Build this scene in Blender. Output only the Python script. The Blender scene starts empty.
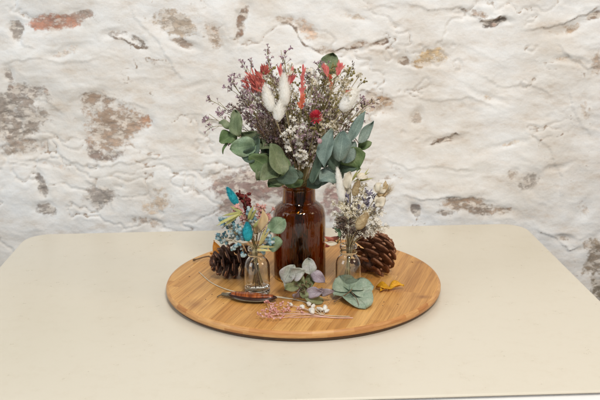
import bpy, math, random
import numpy as np
from mathutils import Vector, Matrix
random.seed(11); rng = np.random.default_rng(11)
R = math.radians
scene = bpy.context.scene
# ------------------------------------------------------------------ camera, world, lamps, exposure
F_PX = 878.19
RT = Vector((0.99993507, -0.00292132, -0.01101468)); UP = Vector((0.01139549, 0.25634161, 0.96651907))
FW = Vector((0.0, 0.96658184, -0.25635827)); CAM = Vector((-0.00304, -1.068827, 0.40669))
cd = bpy.data.cameras.new("camera"); cam = bpy.data.objects.new("camera", cd); scene.collection.objects.link(cam)
cd.sensor_width = 36; cd.lens = F_PX / 600 * 36; cd.clip_start = 0.02; cd.clip_end = 50
cam.matrix_world = Matrix(((RT.x, UP.x, -FW.x, CAM.x), (RT.y, UP.y, -FW.y, CAM.y), (RT.z, UP.z, -FW.z, CAM.z), (0, 0, 0, 1)))
cd.dof.use_dof = True; cd.dof.focus_distance = 1.06; cd.dof.aperture_fstop = 13
scene.camera = cam
world = bpy.data.worlds.new("World"); scene.world = world; world.use_nodes = True
world.node_tree.nodes["Background"].inputs[0].default_value = (0.93, 0.97, 1.0, 1); world.node_tree.nodes["Background"].inputs[1].default_value = 0.27
def lamp(name, loc, target, size, power, col):
    l = bpy.data.lights.new(name, 'AREA'); l.shape = 'RECTANGLE'; l.size = size[0]; l.size_y = size[1]; l.energy = power; l.color = col
    o = bpy.data.objects.new(name, l); scene.collection.objects.link(o); o.location = loc
    o.rotation_euler = (Vector(target) - Vector(loc)).to_track_quat('-Z', 'Y').to_euler(); return o
lamp("key_lamp", (0.28, -1.35, 1.45), (0, 0.1, 0.08), (0.34, 0.28), 22.5, (1.0, 0.97, 0.93))
lamp("window_lamp", (-1.7, -0.9, 0.9), (0, 0.25, 0.15), (0.9, 1.1), 13, (0.88, 0.95, 1.0))
lamp("warm_lamp", (1.6, -0.7, 1.0), (0.2, 0.35, 0.15), (0.5, 0.5), 7.5, (1.0, 0.80, 0.58))
lamp("ceiling_lamp", (0.1, -0.2, 1.9), (0, 0.05, 0), (0.9, 0.6), 7, (1.0, 0.97, 0.93))
scene.view_settings.view_transform = 'Standard'; scene.view_settings.look = 'None'
scene.view_settings.exposure = 0.0; scene.view_settings.gamma = 1.0
scene.render.engine = 'CYCLES'; scene.cycles.use_denoising = True
scene.cycles.max_bounces = 14; scene.cycles.transmission_bounces = 12; scene.cycles.transparent_max_bounces = 12; scene.cycles.glossy_bounces = 6

# ------------------------------------------------------------------ layout helper (a point of the place at depth Y metres)
def at(px, py, Y):
    d = RT * ((px - 300) / F_PX) - UP * ((py - 200) / F_PX) + FW
    return CAM + d * ((Y - CAM.y) / d.y)
def on(px, py, z):
    d = RT * ((px - 300) / F_PX) - UP * ((py - 200) / F_PX) + FW
    return CAM + d * ((z - CAM.z) / d.z)
TOP = 0.02      # height of the tray's upper face above the table

# ------------------------------------------------------------------ materials
def srgb(r, g, b):
    f = lambda c: (c / 255 / 12.92) if c / 255 <= 0.04045 else ((c / 255 + 0.055) / 1.055) ** 2.4
    return (f(r), f(g), f(b), 1)
def newmat(name):
    m = bpy.data.materials.new(name); m.use_nodes = True
    nt = m.node_tree; return m, nt, nt.nodes, nt.links, nt.nodes["Principled BSDF"]
def ramp(nt, stops, fac):
    n = nt.nodes.new('ShaderNodeValToRGB'); e = n.color_ramp.elements
    e[0].position, e[0].color = stops[0]; e[1].position, e[1].color = stops[-1]
    for s in stops[1:-1]:
        q = e.new(s[0]); q.color = s[1]
    nt.links.new(fac, n.inputs[0]); return n.outputs[0]
def noise(nt, scale, detail=3, vec=None, rough=0.55):
    n = nt.nodes.new('ShaderNodeTexNoise'); n.inputs['Scale'].default_value = scale; n.inputs['Detail'].default_value = detail
    n.inputs['Roughness'].default_value = rough
    if vec is not None: nt.links.new(vec, n.inputs['Vector'])
    return n.outputs[0]
def texco(nt, which='Object'):
    return nt.nodes.new('ShaderNodeTexCoord').outputs[which]
def mixc(nt, fac, a, b, mode='MIX'):
    n = nt.nodes.new('ShaderNodeMix'); n.data_type = 'RGBA'; n.blend_type = mode
    for s, v in ((n.inputs[0], fac), (n.inputs[6], a), (n.inputs[7], b)):
        if hasattr(v, 'is_output') and v.is_output: nt.links.new(v, s)
        else: s.default_value = v
    return n.outputs[2]
def math_(nt, op, a, b=0.0, clamp=False):
    n = nt.nodes.new('ShaderNodeMath'); n.operation = op; n.use_clamp = clamp
    for s, v in ((n.inputs[0], a), (n.inputs[1], b)):
        if hasattr(v, 'is_output') and v.is_output: nt.links.new(v, s)
        else: s.default_value = v
    return n.outputs[0]
def bump(nt, h, strength, dist=0.001):
    n = nt.nodes.new('ShaderNodeBump'); n.inputs['Strength'].default_value = strength; n.inputs['Distance'].default_value = dist
    nt.links.new(h, n.inputs['Height']); nt.links.new(n.outputs[0], nt.nodes["Principled BSDF"].inputs['Normal'])
def simple(name, cols, rough=0.7, scale=120, island=True, trans=0.0, bmp=0.0, noise_amt=0.25):
    """cols: list of srgb tuples; each loose piece of the mesh takes its own shade, with fine mottling on top"""
    m, nt, N, L, b = newmat(name)
    if island:
        g = N.new('ShaderNodeNewGeometry'); fac = g.outputs['Random Per Island']
    else:
        fac = noise(nt, scale * 0.3, 3, texco(nt))
    st = [(i / max(1, len(cols) - 1), srgb(*c)) for i, c in enumerate(cols)]
    if len(st) == 1: st = [st[0], (1.0, st[0][1])]
    c = ramp(nt, st, fac)
    n = noise(nt, scale, 4, texco(nt))
    mott = ramp(nt, [(0.3, (1 - noise_amt,) * 3 + (1,)), (0.7, (1, 1, 1, 1))], n)
    c = mixc(nt, 1.0, c, mott, 'MULTIPLY')
    L.new(c, b.inputs['Base Color']); b.inputs['Roughness'].default_value = rough
    b.inputs['Specular IOR Level'].default_value = 0.3
    if bmp: bump(nt, n, bmp)
    if trans:
        t = N.new('ShaderNodeBsdfTranslucent'); L.new(c, t.inputs[0])
        mx = N.new('ShaderNodeMixShader'); mx.inputs[0].default_value = trans
        L.new(b.outputs[0], mx.inputs[1]); L.new(t.outputs[0], mx.inputs[2]); L.new(mx.outputs[0], N["Material Output"].inputs[0])
    return m
def leafmat(name, cols, vein, rough=0.6, trans=0.18, veins=0.35):
    """cols: shades; UV u runs base to tip, v across; midrib and side veins follow the blade"""
    m, nt, N, L, b = newmat(name)
    uv = texco(nt, 'UV'); sep = N.new('ShaderNodeSeparateXYZ'); L.new(uv, sep.inputs[0])
    v = math_(nt, 'ABSOLUTE', math_(nt, 'SUBTRACT', sep.outputs[1], 0.5))
    mid = math_(nt, 'LESS_THAN', v, 0.02)
    w = math_(nt, 'SUBTRACT', math_(nt, 'MULTIPLY', sep.outputs[0], 9.0), math_(nt, 'MULTIPLY', v, 7.0))
    fr = math_(nt, 'ABSOLUTE', math_(nt, 'SUBTRACT', math_(nt, 'FRACT', w), 0.5))
    side = math_(nt, 'LESS_THAN', fr, 0.05)
    vn = math_(nt, 'MAXIMUM', mid, math_(nt, 'MULTIPLY', side, 0.5))
    n1 = noise(nt, 60, 5, texco(nt)); n2 = noise(nt, 600, 3, texco(nt))
    c = ramp(nt, [(0.30 + 0.4 * i / (len(cols) - 1), srgb(*cc)) for i, cc in enumerate(cols)], n1)
    c = mixc(nt, 1.0, c, ramp(nt, [(0.35, (0.82, 0.82, 0.82, 1)), (0.65, (1.08, 1.08, 1.08, 1))], n2), 'MULTIPLY')
    c = mixc(nt, math_(nt, 'MULTIPLY', vn, veins), c, srgb(*vein))
    L.new(c, b.inputs['Base Color']); b.inputs['Roughness'].default_value = rough; b.inputs['Specular IOR Level'].default_value = 0.35
    bump(nt, math_(nt, 'ADD', n2, math_(nt, 'MULTIPLY', vn, -0.7)), 0.35, 0.0006)
    t = N.new('ShaderNodeBsdfTranslucent'); L.new(c, t.inputs[0])
    mx = N.new('ShaderNodeMixShader'); mx.inputs[0].default_value = trans
    L.new(b.outputs[0], mx.inputs[1]); L.new(t.outputs[0], mx.inputs[2]); L.new(mx.outputs[0], N["Material Output"].inputs[0])
    return m
M = {}
M['stem_green'] = simple('dry_green_stem', [(122, 112, 66), (150, 138, 88), (104, 98, 60)], 0.8)
M['stem_brown'] = simple('dry_brown_stem', [(98, 76, 56), (126, 100, 74), (84, 66, 48)], 0.8)
M['stem_straw'] = simple('straw_stem', [(196, 176, 128), (214, 198, 156), (180, 160, 112)], 0.7)
M['stem_pale'] = simple('pale_stem', [(226, 214, 190), (206, 192, 164)], 0.6)
M['stem_euc'] = simple('sprig_stem', [(110, 92, 58), (126, 110, 66)], 0.7)
M['purple'] = simple('purple_florets', [(150, 116, 134), (182, 150, 164), (122, 92, 106), (210, 186, 188), (228, 216, 206)], 0.8, trans=0.15)
M['mauve'] = simple('mauve_florets', [(136, 108, 112), (170, 144, 144), (104, 84, 80), (206, 188, 178)], 0.8, trans=0.15)
M['cream'] = simple('cream_florets', [(236, 228, 208), (248, 242, 228), (218, 206, 178), (200, 186, 150)], 0.8, trans=0.2)
M['white'] = simple('white_florets', [(246, 240, 228), (252, 249, 242), (234, 226, 208)], 0.7, trans=0.2)
M['seed'] = simple('dark_seed_heads', [(96, 78, 68), (126, 106, 94), (74, 60, 52), (160, 142, 126)], 0.85)
M['olive'] = simple('olive_florets', [(140, 128, 78), (164, 150, 98), (112, 104, 62), (190, 178, 132)], 0.8, trans=0.1)
M['lavender'] = simple('lavender_buds', [(120, 112, 134), (150, 142, 162), (98, 90, 106), (182, 174, 182)], 0.8)
M['coral'] = simple('coral_bracts', [(232, 126, 124), (242, 154, 144), (220, 104, 108)], 0.6, trans=0.25)
M['red'] = simple('red_bracts', [(190, 92, 84), (212, 116, 102), (168, 70, 68), (224, 144, 128)], 0.7, trans=0.2)
M['orange'] = simple('orange_bracts', [(222, 118, 84), (236, 142, 108), (200, 92, 70)], 0.6, trans=0.25)
M['amaranth'] = simple('amaranth_bracts', [(204, 48, 66), (222, 74, 88), (180, 34, 56)], 0.6, trans=0.15)
M['maroon'] = simple('maroon_florets', [(112, 36, 36), (134, 52, 48), (86, 24, 28), (152, 74, 62)], 0.8)
M['pink'] = simple('pink_florets', [(232, 168, 156), (244, 198, 186), (218, 142, 132)], 0.75, trans=0.2)
M['pinkstem'] = simple('pink_dyed_stem', [(222, 176, 160), (234, 196, 180), (206, 152, 136)], 0.7)
M['blue'] = simple('blue_florets', [(96, 146, 160), (140, 176, 184), (70, 116, 134), (186, 204, 204), (222, 216, 208), (150, 186, 190)], 0.7, trans=0.15)
M['ball'] = simple('white_down', [(250, 246, 238), (240, 232, 218)], 0.9, trans=0.2)
M['tail_white'] = simple('white_bunny_tail', [(250, 247, 240), (255, 253, 248), (240, 235, 224)], 0.95, trans=0.3, noise_amt=0.06)
M['tail_teal'] = simple('teal_bunny_tail', [(30, 160, 178), (60, 186, 198), (18, 134, 156)], 0.9, trans=0.2, noise_amt=0.15)
M['tail_tan'] = simple('tan_bunny_tail', [(198, 172, 128), (214, 192, 152), (178, 150, 106)], 0.95, trans=0.2)
M['petal_tan'] = simple('tan_papery_petal', [(204, 176, 130), (222, 198, 156)], 0.7, 90, trans=0.25)
M['petal_cream'] = simple('cream_papery_petal', [(236, 224, 200), (246, 238, 220)], 0.7, 90, trans=0.3)
M['straw'] = simple('straw_blades', [(206, 188, 120), (222, 208, 146), (186, 172, 100)], 0.6, 200, trans=0.2)
M['green_straw'] = simple('green_blades', [(186, 178, 100), (200, 196, 126), (160, 158, 84)], 0.6, 200, trans=0.2)
M['euc_green'] = leafmat('green_eucalyptus', [(96, 110, 76), (120, 132, 96), (146, 152, 120)], (150, 168, 128))
M['euc_blue'] = leafmat('blue_grey_eucalyptus', [(108, 128, 118), (130, 148, 138), (154, 168, 156)], (168, 184, 168))
M['euc_olive'] = leafmat('olive_eucalyptus', [(86, 108, 64), (104, 126, 80), (124, 140, 98)], (150, 160, 110))
M['euc_dark'] = leafmat('dark_eucalyptus', [(72, 90, 74), (90, 108, 90), (108, 122, 104)], (120, 138, 118))
M['euc_small'] = leafmat('small_pale_eucalyptus', [(122, 146, 112), (140, 162, 130), (160, 176, 148)], (178, 194, 160))
M['euc_tray'] = leafmat('frosted_eucalyptus', [(130, 148, 124), (152, 168, 146), (178, 188, 168)], (120, 130, 104), 0.7, 0.12, 0.5)
M['hyd'] = leafmat('hydrangea_petal', [(162, 166, 150), (184, 186, 174), (196, 190, 190)], (130, 128, 112), 0.75, 0.25, 0.6)
M['hyd_mauve'] = leafmat('hydrangea_petal_mauve', [(150, 134, 140), (180, 164, 172), (196, 186, 188)], (120, 104, 112), 0.75, 0.25, 0.6)
M['hyd_green'] = leafmat('hydrangea_petal_green', [(128, 134, 88), (150, 154, 112), (170, 172, 136)], (106, 108, 70), 0.75, 0.25, 0.6)
M['yellow_leaf'] = leafmat('yellow_leaf', [(196, 132, 12), (222, 162, 26), (234, 182, 50)], (168, 96, 20), 0.55)
M['orange_leaf'] = leafmat('orange_leaf', [(178, 106, 28), (206, 134, 40), (222, 156, 64)], (140, 76, 24), 0.6)
M['red_leaf'] = leafmat('red_leaf', [(166, 74, 60), (188, 98, 80), (204, 126, 104)], (130, 56, 48), 0.6)
M['feather'] = simple('cream_plume', [(240, 232, 216), (226, 214, 192)], 0.9, trans=0.3)

def glass(name, col, rough=0.0, mixdark=0.0):
    m, nt, N, L, b = newmat(name)
    b.inputs['Base Color'].default_value = col; b.inputs['Transmission Weight'].default_value = 1.0
    b.inputs['Roughness'].default_value = rough; b.inputs['IOR'].default_value = 1.5
    return m, nt, N, L, b
def amber():
    m, nt, N, L, b = glass('amber_glass', (0.35, 0.14, 0.014, 1), 0.0)
    mp = N.new('ShaderNodeMapping'); mp.inputs['Scale'].default_value = (1, 1, 0.12); L.new(texco(nt), mp.inputs[0])
    bump(nt, noise(nt, 150, 2, mp.outputs[0]), 0.8, 0.0016); return m
M['amber'] = amber()
M['clear'] = glass('clear_glass', (0.97, 0.98, 0.96, 1), 0.0)[0]
M['twine'] = simple('jute_twine', [(190, 160, 118), (206, 180, 140)], 0.9, 900, bmp=0.4)

def wood_mat():
    m, nt, N, L, b = newmat('bamboo_board')
    mp = N.new('ShaderNodeMapping'); mp.inputs['Rotation'].default_value = (0, 0, R(18.5)); L.new(texco(nt), mp.inputs[0])
    sep = N.new('ShaderNodeSeparateXYZ'); L.new(mp.outputs[0], sep.inputs[0])
    sx = math_(nt, 'MULTIPLY', sep.outputs[0], 52.0)          # strip index across (about 19 mm strips)
    fl = math_(nt, 'FLOOR', sx); fr = math_(nt, 'FRACT', sx)
    wn = N.new('ShaderNodeTexWhiteNoise'); wn.noise_dimensions = '1D'; L.new(fl, wn.inputs['W'])
    ylen = math_(nt, 'ADD', math_(nt, 'MULTIPLY', sep.outputs[1], 4.2), math_(nt, 'MULTIPLY', wn.outputs[0], 7.0))
    fy = math_(nt, 'FLOOR', ylen)
    cv = N.new('ShaderNodeCombineXYZ'); L.new(fl, cv.inputs[0]); L.new(fy, cv.inputs[1])
    wn2 = N.new('ShaderNodeTexWhiteNoise'); L.new(cv.outputs[0], wn2.inputs['Vector'])
    base = ramp(nt, [(0, srgb(192, 138, 74)), (0.35, srgb(203, 151, 86)), (0.7, srgb(212, 164, 100)), (1, srgb(196, 142, 76))], wn2.outputs[0])
    gm = N.new('ShaderNodeMapping'); gm.inputs['Scale'].default_value = (1, 0.03, 1); L.new(mp.outputs[0], gm.inputs[0])
    off = N.new('ShaderNodeVectorMath'); off.operation = 'ADD'; L.new(gm.outputs[0], off.inputs[0]); L.new(wn2.outputs[1], off.inputs[1])
    g1 = noise(nt, 620, 5, off.outputs[0], 0.65); g2 = noise(nt, 90, 4, off.outputs[0], 0.6)
    c = mixc(nt, 1.0, base, ramp(nt, [(0.34, (0.74, 0.66, 0.56, 1)), (0.52, (1, 1, 1, 1)), (0.7, (1.10, 1.09, 1.05, 1))], g1), 'MULTIPLY')
    c = mixc(nt, 1.0, c, ramp(nt, [(0.32, (0.76, 0.68, 0.58, 1)), (0.58, (1.04, 1.03, 1.0, 1))], g2), 'MULTIPLY')
    seam = math_(nt, 'LESS_THAN', math_(nt, 'MINIMUM', fr, math_(nt, 'SUBTRACT', 1.0, fr)), 0.02)
    c = mixc(nt, math_(nt, 'MULTIPLY', seam, 0.5), c, srgb(150, 100, 52))
    # bamboo nodes: short darker smudges with a shape of their own
    geo = texco(nt)
    for (kx, ky, rx, ry, a) in ((0.144, -0.074, 0.011, 0.008, 0.75), (-0.130, -0.090, 0.014, 0.018, 0.55), (0.158, 0.055, 0.014, 0.010, 0.5),
                                (-0.108, 0.030, 0.006, 0.012, 0.3), (0.05, 0.13, 0.012, 0.010, 0.4), (0.10, -0.11, 0.006, 0.012, 0.25), (-0.02, -0.15, 0.02, 0.006, 0.22)):
        q = N.new('ShaderNodeMapping'); q.vector_type = 'TEXTURE'; q.inputs['Location'].default_value = (kx, ky, TOP)
        q.inputs['Scale'].default_value = (rx, ry, 0.05); L.new(geo, q.inputs[0])
        ln = N.new('ShaderNodeVectorMath'); ln.operation = 'LENGTH'; L.new(q.outputs[0], ln.inputs[0])
        d = math_(nt, 'ADD', ln.outputs['Value'], math_(nt, 'MULTIPLY', math_(nt, 'SUBTRACT', noise(nt, 170, 4, off.outputs[0]), 0.5), 1.9))
        k = math_(nt, 'SUBTRACT', 1.0, math_(nt, 'MULTIPLY', d, 0.95), True)
        c = mixc(nt, math_(nt, 'MULTIPLY', k, a), c, srgb(122, 72, 34))
    L.new(c, b.inputs['Base Color']); b.inputs['Roughness'].default_value = 0.42; b.inputs['Specular IOR Level'].default_value = 0.4
    bump(nt, g1, 0.12, 0.0004)
    return m
M['wood'] = wood_mat()
def wood_edge():
    m, nt, N, L, b = newmat('bamboo_edge')
    tc = texco(nt); sep = N.new('ShaderNodeSeparateXYZ'); L.new(tc, sep.inputs[0])
    ang = N.new('ShaderNodeMath'); ang.operation = 'ARCTAN2'; L.new(sep.outputs[1], ang.inputs[0]); L.new(sep.outputs[0], ang.inputs[1])
    seg = math_(nt, 'FLOOR', math_(nt, 'ADD', math_(nt, 'MULTIPLY', ang.outputs[0], 7.3), math_(nt, 'MULTIPLY', math_(nt, 'FLOOR', math_(nt, 'MULTIPLY', sep.outputs[2], 200.0)), 3.7)))
    wn = N.new('ShaderNodeTexWhiteNoise'); wn.noise_dimensions = '1D'; L.new(seg, wn.inputs['W'])
    base = ramp(nt, [(0, srgb(192, 134, 76)), (0.5, srgb(212, 162, 102)), (1, srgb(178, 118, 64))], wn.outputs[0])
    mp = N.new('ShaderNodeMapping'); mp.inputs['Scale'].default_value = (1, 1, 14); L.new(tc, mp.inputs[0])
    g = noise(nt, 60, 5, mp.outputs[0]); c = mixc(nt, 1.0, base, ramp(nt, [(0.3, (0.74, 0.66, 0.58, 1)), (0.6, (1, 1, 1, 1))], g), 'MULTIPLY')
    L.new(c, b.inputs['Base Color']); b.inputs['Roughness'].default_value = 0.45
    return m
M['wood_edge'] = wood_edge()
M['base_wood'] = simple('dark_turntable_base', [(98, 74, 56), (116, 88, 66)], 0.6, 80, island=False)

def table_mat():
    m, nt, N, L, b = newmat('cream_laminate')
    n1 = noise(nt, 2.2, 3, texco(nt)); n2 = noise(nt, 60, 5, texco(nt), 0.7); n3 = noise(nt, 500, 2, texco(nt))
    c = ramp(nt, [(0.3, srgb(212, 204, 185)), (0.7, srgb(218, 210, 193))], n1)
    c = mixc(nt, 1.0, c, ramp(nt, [(0.28, (0.965, 0.955, 0.94, 1)), (0.5, (1, 1, 1, 1))], n2), 'MULTIPLY')
    v = N.new('ShaderNodeTexVoronoi'); v.inputs['Scale'].default_value = 26; L.new(texco(nt), v.inputs[0])   # a few specks and crumbs of wear
    sp = math_(nt, 'LESS_THAN', v.outputs[0], 0.028)
    c = mixc(nt, math_(nt, 'MULTIPLY', sp, 0.35), c, srgb(150, 132, 104))
    L.new(c, b.inputs['Base Color'])
    r = ramp(nt, [(0.3, (0.27, 0.27, 0.27, 1)), (0.7, (0.32, 0.32, 0.32, 1))], n2); L.new(r, b.inputs['Roughness'])
    bump(nt, n3, 0.05, 0.0003)
    return m
M['laminate'] = table_mat()
M['edge_white'] = simple('white_edge_band', [(238, 238, 236), (244, 244, 243)], 0.5, 40, island=False, noise_amt=0.05)
M['seam'] = simple('dark_seam', [(70, 60, 48), (120, 86, 48)], 0.8, 60, island=False)

def wall_mat():
    m, nt, N, L, b = newmat('whitewashed_stone')
    a = N.new('ShaderNodeAttribute'); a.attribute_name = 'patch'; tc = texco(nt)
    n1 = noise(nt, 24, 8, tc, 0.68); n2 = noise(nt, 7, 5, tc, 0.6); n3 = noise(nt, 120, 5, tc, 0.7)
    mp = N.new('ShaderNodeMapping'); mp.inputs['Scale'].default_value = (1, 1, 2.6); mp.inputs['Rotation'].default_value = (0, R(14), 0); L.new(tc, mp.inputs[0])
    n4 = noise(nt, 16, 8, mp.outputs[0], 0.72); mq = N.new('ShaderNodeMapping'); mq.inputs['Scale'].default_value = (1, 1, 1.9); mq.inputs['Rotation'].default_value = (0, R(-22), 0); L.new(tc, mq.inputs[0])
    n5 = noise(nt, 55, 6, mq.outputs[0], 0.62); vein = math_(nt, 'ABSOLUTE', math_(nt, 'SUBTRACT', n5, 0.5))
    k = math_(nt, 'ADD', a.outputs['Alpha'], math_(nt, 'MULTIPLY', math_(nt, 'SUBTRACT', n1, 0.5), 1.3))
    k = math_(nt, 'ADD', k, math_(nt, 'MULTIPLY', math_(nt, 'SUBTRACT', n4, 0.5), 1.0))
    k = math_(nt, 'ADD', k, math_(nt, 'MULTIPLY', math_(nt, 'SUBTRACT', n3, 0.5), 1.1))
    k = ramp(nt, [(0.46, (0, 0, 0, 1)), (0.72, (0.88, 0.88, 0.88, 1))], k)
    paint = ramp(nt, [(0.30, srgb(212, 203, 193)), (0.44, srgb(228, 225, 221)), (0.6, srgb(233, 233, 232))], n4)
    paint = mixc(nt, 1.0, paint, ramp(nt, [(0.3, srgb(240, 234, 226)), (0.6, (1, 1, 1, 1))], n2), 'MULTIPLY')
    stone = mixc(nt, 1.0, a.outputs['Color'], ramp(nt, [(0.25, (0.78, 0.75, 0.72, 1)), (0.5, (1.15, 1.14, 1.13, 1)), (0.75, (1.5, 1.48, 1.46, 1))], n3), 'MULTIPLY')
    stone = mixc(nt, ramp(nt, [(0.44, (0, 0, 0, 1)), (0.58, (0.8, 0.8, 0.8, 1))], n5), stone, srgb(222, 214, 204))   # limewash left in the hollows
    ms = N.new('ShaderNodeMapping'); ms.inputs['Scale'].default_value = (1, 1, 3.6); ms.inputs['Rotation'].default_value = (0, R(28), 0); L.new(tc, ms.inputs[0])
    n6 = noise(nt, 44, 7, ms.outputs[0], 0.72)
    stone = mixc(nt, 1.0, stone, ramp(nt, [(0.30, (0.50, 0.46, 0.43, 1)), (0.42, (0.86, 0.84, 0.82, 1)), (0.56, (1.06, 1.05, 1.04, 1)), (0.68, (1.35, 1.34, 1.32, 1))], n6), 'MULTIPLY')
    stone = mixc(nt, ramp(nt, [(0.60, (0, 0, 0, 1)), (0.70, (0.45, 0.45, 0.45, 1))], n1), stone, srgb(178, 112, 76))
    stone = mixc(nt, ramp(nt, [(0.0, (0.85, 0.85, 0.85, 1)), (0.035, (0, 0, 0, 1))], vein), stone, mixc(nt, 0.35, a.outputs['Color'], srgb(80, 66, 56)))
    c = mixc(nt, k, paint, stone)
    L.new(c, b.inputs['Base Color']); b.inputs['Roughness'].default_value = 0.85; b.inputs['Specular IOR Level'].default_value = 0.2
    bump(nt, math_(nt, 'ADD', math_(nt, 'MULTIPLY', n3, 1.0), math_(nt, 'ADD', math_(nt, 'MULTIPLY', math_(nt, 'ADD', n1, n4), 0.6), math_(nt, 'ADD', math_(nt, 'MULTIPLY', k, -0.8), math_(nt, 'MULTIPLY', math_(nt, 'MULTIPLY', n6, k), 1.6)))), 0.5, 0.0024)
    return m
M['wall'] = wall_mat()

# ------------------------------------------------------------------ mesh builder
def vadd(a, b): return (a[0] + b[0], a[1] + b[1], a[2] + b[2])
def frame(d):
    d = Vector(d).normalized(); a = Vector((0, 0, 1)) if abs(d.z) < 0.9 else Vector((1, 0, 0))
    s = d.cross(a).normalized(); return d, s, d.cross(s).normalized()
class MB:
    def __init__(s): s.v = []; s.f = []; s.uv = {}
    def add(s, vs, fs):
        o = len(s.v); s.v += [tuple(v) for v in vs]; s.f += [tuple(i + o for i in f) for f in fs]; return o
    def tube(s, pts, r0, r1=None, n=6, cap=True):
        r1 = r0 if r1 is None else r1; pts = [Vector(p) for p in pts]; vs = []; fs = []; side = None
        for i, p in enumerate(pts):
            d = (pts[min(i + 1, len(pts) - 1)] - pts[max(i - 1, 0)]).normalized()
            if side is None: side = frame(d)[1]
            side = (side - d * side.dot(d)).normalized(); up = d.cross(side)
            r = r0 + (r1 - r0) * i / (len(pts) - 1)
            for k in range(n):
                a = 2 * math.pi * k / n; vs.append(p + (side * math.cos(a) + up * math.sin(a)) * r)
        for i in range(len(pts) - 1):
            for k in range(n): fs.append((i * n + k, i * n + (k + 1) % n, (i + 1) * n + (k + 1) % n, (i + 1) * n + k))
        if cap: fs.append(tuple(range(n))[::-1]); fs.append(tuple((len(pts) - 1) * n + k for k in range(n)))
        s.add(vs, fs)
    def blob(s, c, axis, rl, rw, jit=0.12, nu=5, nv=6):
        d, a, b = frame(axis); c = Vector(c); vs = [c - d * rl]; fs = []
        for i in range(1, nu):
            t = math.pi * i / nu
            for k in range(nv):
                p = 2 * math.pi * k / nv + 0.5 * (i % 2); j = 1 + random.uniform(-jit, jit)
                vs.append(c + (-d * math.cos(t) * rl + (a * math.cos(p) + b * math.sin(p)) * math.sin(t) * rw) * j)
        vs.append(c + d * rl); e = len(vs) - 1
        for k in range(nv):
            fs.append((0, 1 + (k + 1) % nv, 1 + k)); o = 1 + (nu - 2) * nv
            fs.append((e, o + k, o + (k + 1) % nv))
        for i in range(nu - 2):
            for k in range(nv):
                o = 1 + i * nv; fs.append((o + k, o + (k + 1) % nv, o + nv + (k + 1) % nv, o + nv + k))
        s.add(vs, fs)
    def floret(s, c, axis, r, n=5, cup=0.5):
        """an open papery floret: n cupped petals round a tiny centre"""
        d, a, b = frame(axis); c = Vector(c); ph = random.uniform(0, 6.28)
        for k in range(n):
            p = ph + 2 * math.pi * k / n; w = math.pi / n * 0.8
            e = lambda ang, rr, h: c + (a * math.cos(ang) + b * math.sin(ang)) * rr + d * h
            rr = r * random.uniform(0.8, 1.1)
            s.add([c, e(p - w, rr * 0.65, r * cup * 0.6), e(p, rr, r * cup), e(p + w, rr * 0.65, r * cup * 0.6)], [(0, 1, 2, 3)])
    def bract(s, base, d, L, w, n, fold=0.25, bend=0.15):
        """one pointed bract (a narrow blade, creased along the middle)"""
        d, a, b = frame(d); base = Vector(base); n = (n - d * n.dot(d)).normalized() if n else b; a = d.cross(n)
        prof = ((0, 0.12), (0.3, 0.85), (0.6, 0.9), (0.85, 0.45), (1, 0.02)); vs = []
        for u, ww in prof:
            c = base + d * L * u + n * bend * L * u * u
            vs += [c - a * w * ww + n * fold * w * ww, c, c + a * w * ww + n * fold * w * ww]
        fs = []
        for i in range(4):
            o = i * 3; fs += [(o, o + 1, o + 4, o + 3), (o + 1, o + 2, o + 5, o + 4)]
        s.add(vs, fs)
    def lathe(s, prof, cx, cy, n=64, jit=None):
        vs = []; fs = []
        for (r, z) in prof:
            for k in range(n):
                a = 2 * math.pi * k / n; vs.append((cx + r * math.cos(a), cy + r * math.sin(a), z))
        m = len(prof)
        for i in range(m - 1):
            for k in range(n): fs.append((i * n + k, i * n + (k + 1) % n, (i + 1) * n + (k + 1) % n, (i + 1) * n + k))
        fs.append(tuple(range(n))[::-1]); fs.append(tuple((m - 1) * n + k for k in range(n)))
        s.add(vs, fs)
    def leaf(s, base, tip, nrm, w, shape='round', curl=0.1, fold=0.1, wav=0.05, twist=0.0, nu=12, nv=6, tipup=0.0):
        base = Vector(base); tip = Vector(tip); d = tip - base; Ln = d.length; d.normalize()
        n = Vector(nrm); n = (n - d * n.dot(d)).normalized(); a = d.cross(n); ph = random.uniform(0, 6.28)
        o = len(s.v); vs = []; uv = []
        for i in range(nu + 1):
            u = i / nu
            if shape == 'round': pw = max(0.02, math.sin(math.pi * min(1, u ** 0.85)) ** 0.6)
            elif shape == 'heart': pw = max(0.02, (math.sin(math.pi * u ** 0.62)) ** 0.7)
            elif shape == 'angular': pw = max(0.02, min(1, u * 3.2) * min(1, (1 - u) * 2.2 + 0.05))
            else: pw = max(0.02, math.sin(math.pi * u ** 0.8) ** 0.9)
            ta = twist * u; aa = a * math.cos(ta) + n * math.sin(ta); nn = n * math.cos(ta) - a * math.sin(ta)
            for j in range(nv + 1):
                v = j / nv * 2 - 1; ww = w * pw * (1 + 0.05 * math.sin(ph + 9 * u + 2 * v))
                h = curl * Ln * (u * (1 - u) * 4 * 0.5) + fold * w * abs(v) ** 1.5 * pw + wav * w * (math.sin(ph + 7 * u + 3 * v) * abs(v) + .5 * math.sin(2.1 * ph + 4 * u - 2.5 * v)) + tipup * Ln * u * u
                vs.append(base + d * Ln * u + aa * ww * v + nn * h); uv.append((u, j / nv))
        fs = []
        for i in range(nu):
            for j in range(nv):
                q = i * (nv + 1) + j; fs.append((q, q + 1, q + nv + 2, q + nv + 1))
        s.add(vs, fs)
        for i, t in enumerate(uv): s.uv[o + i] = t
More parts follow.
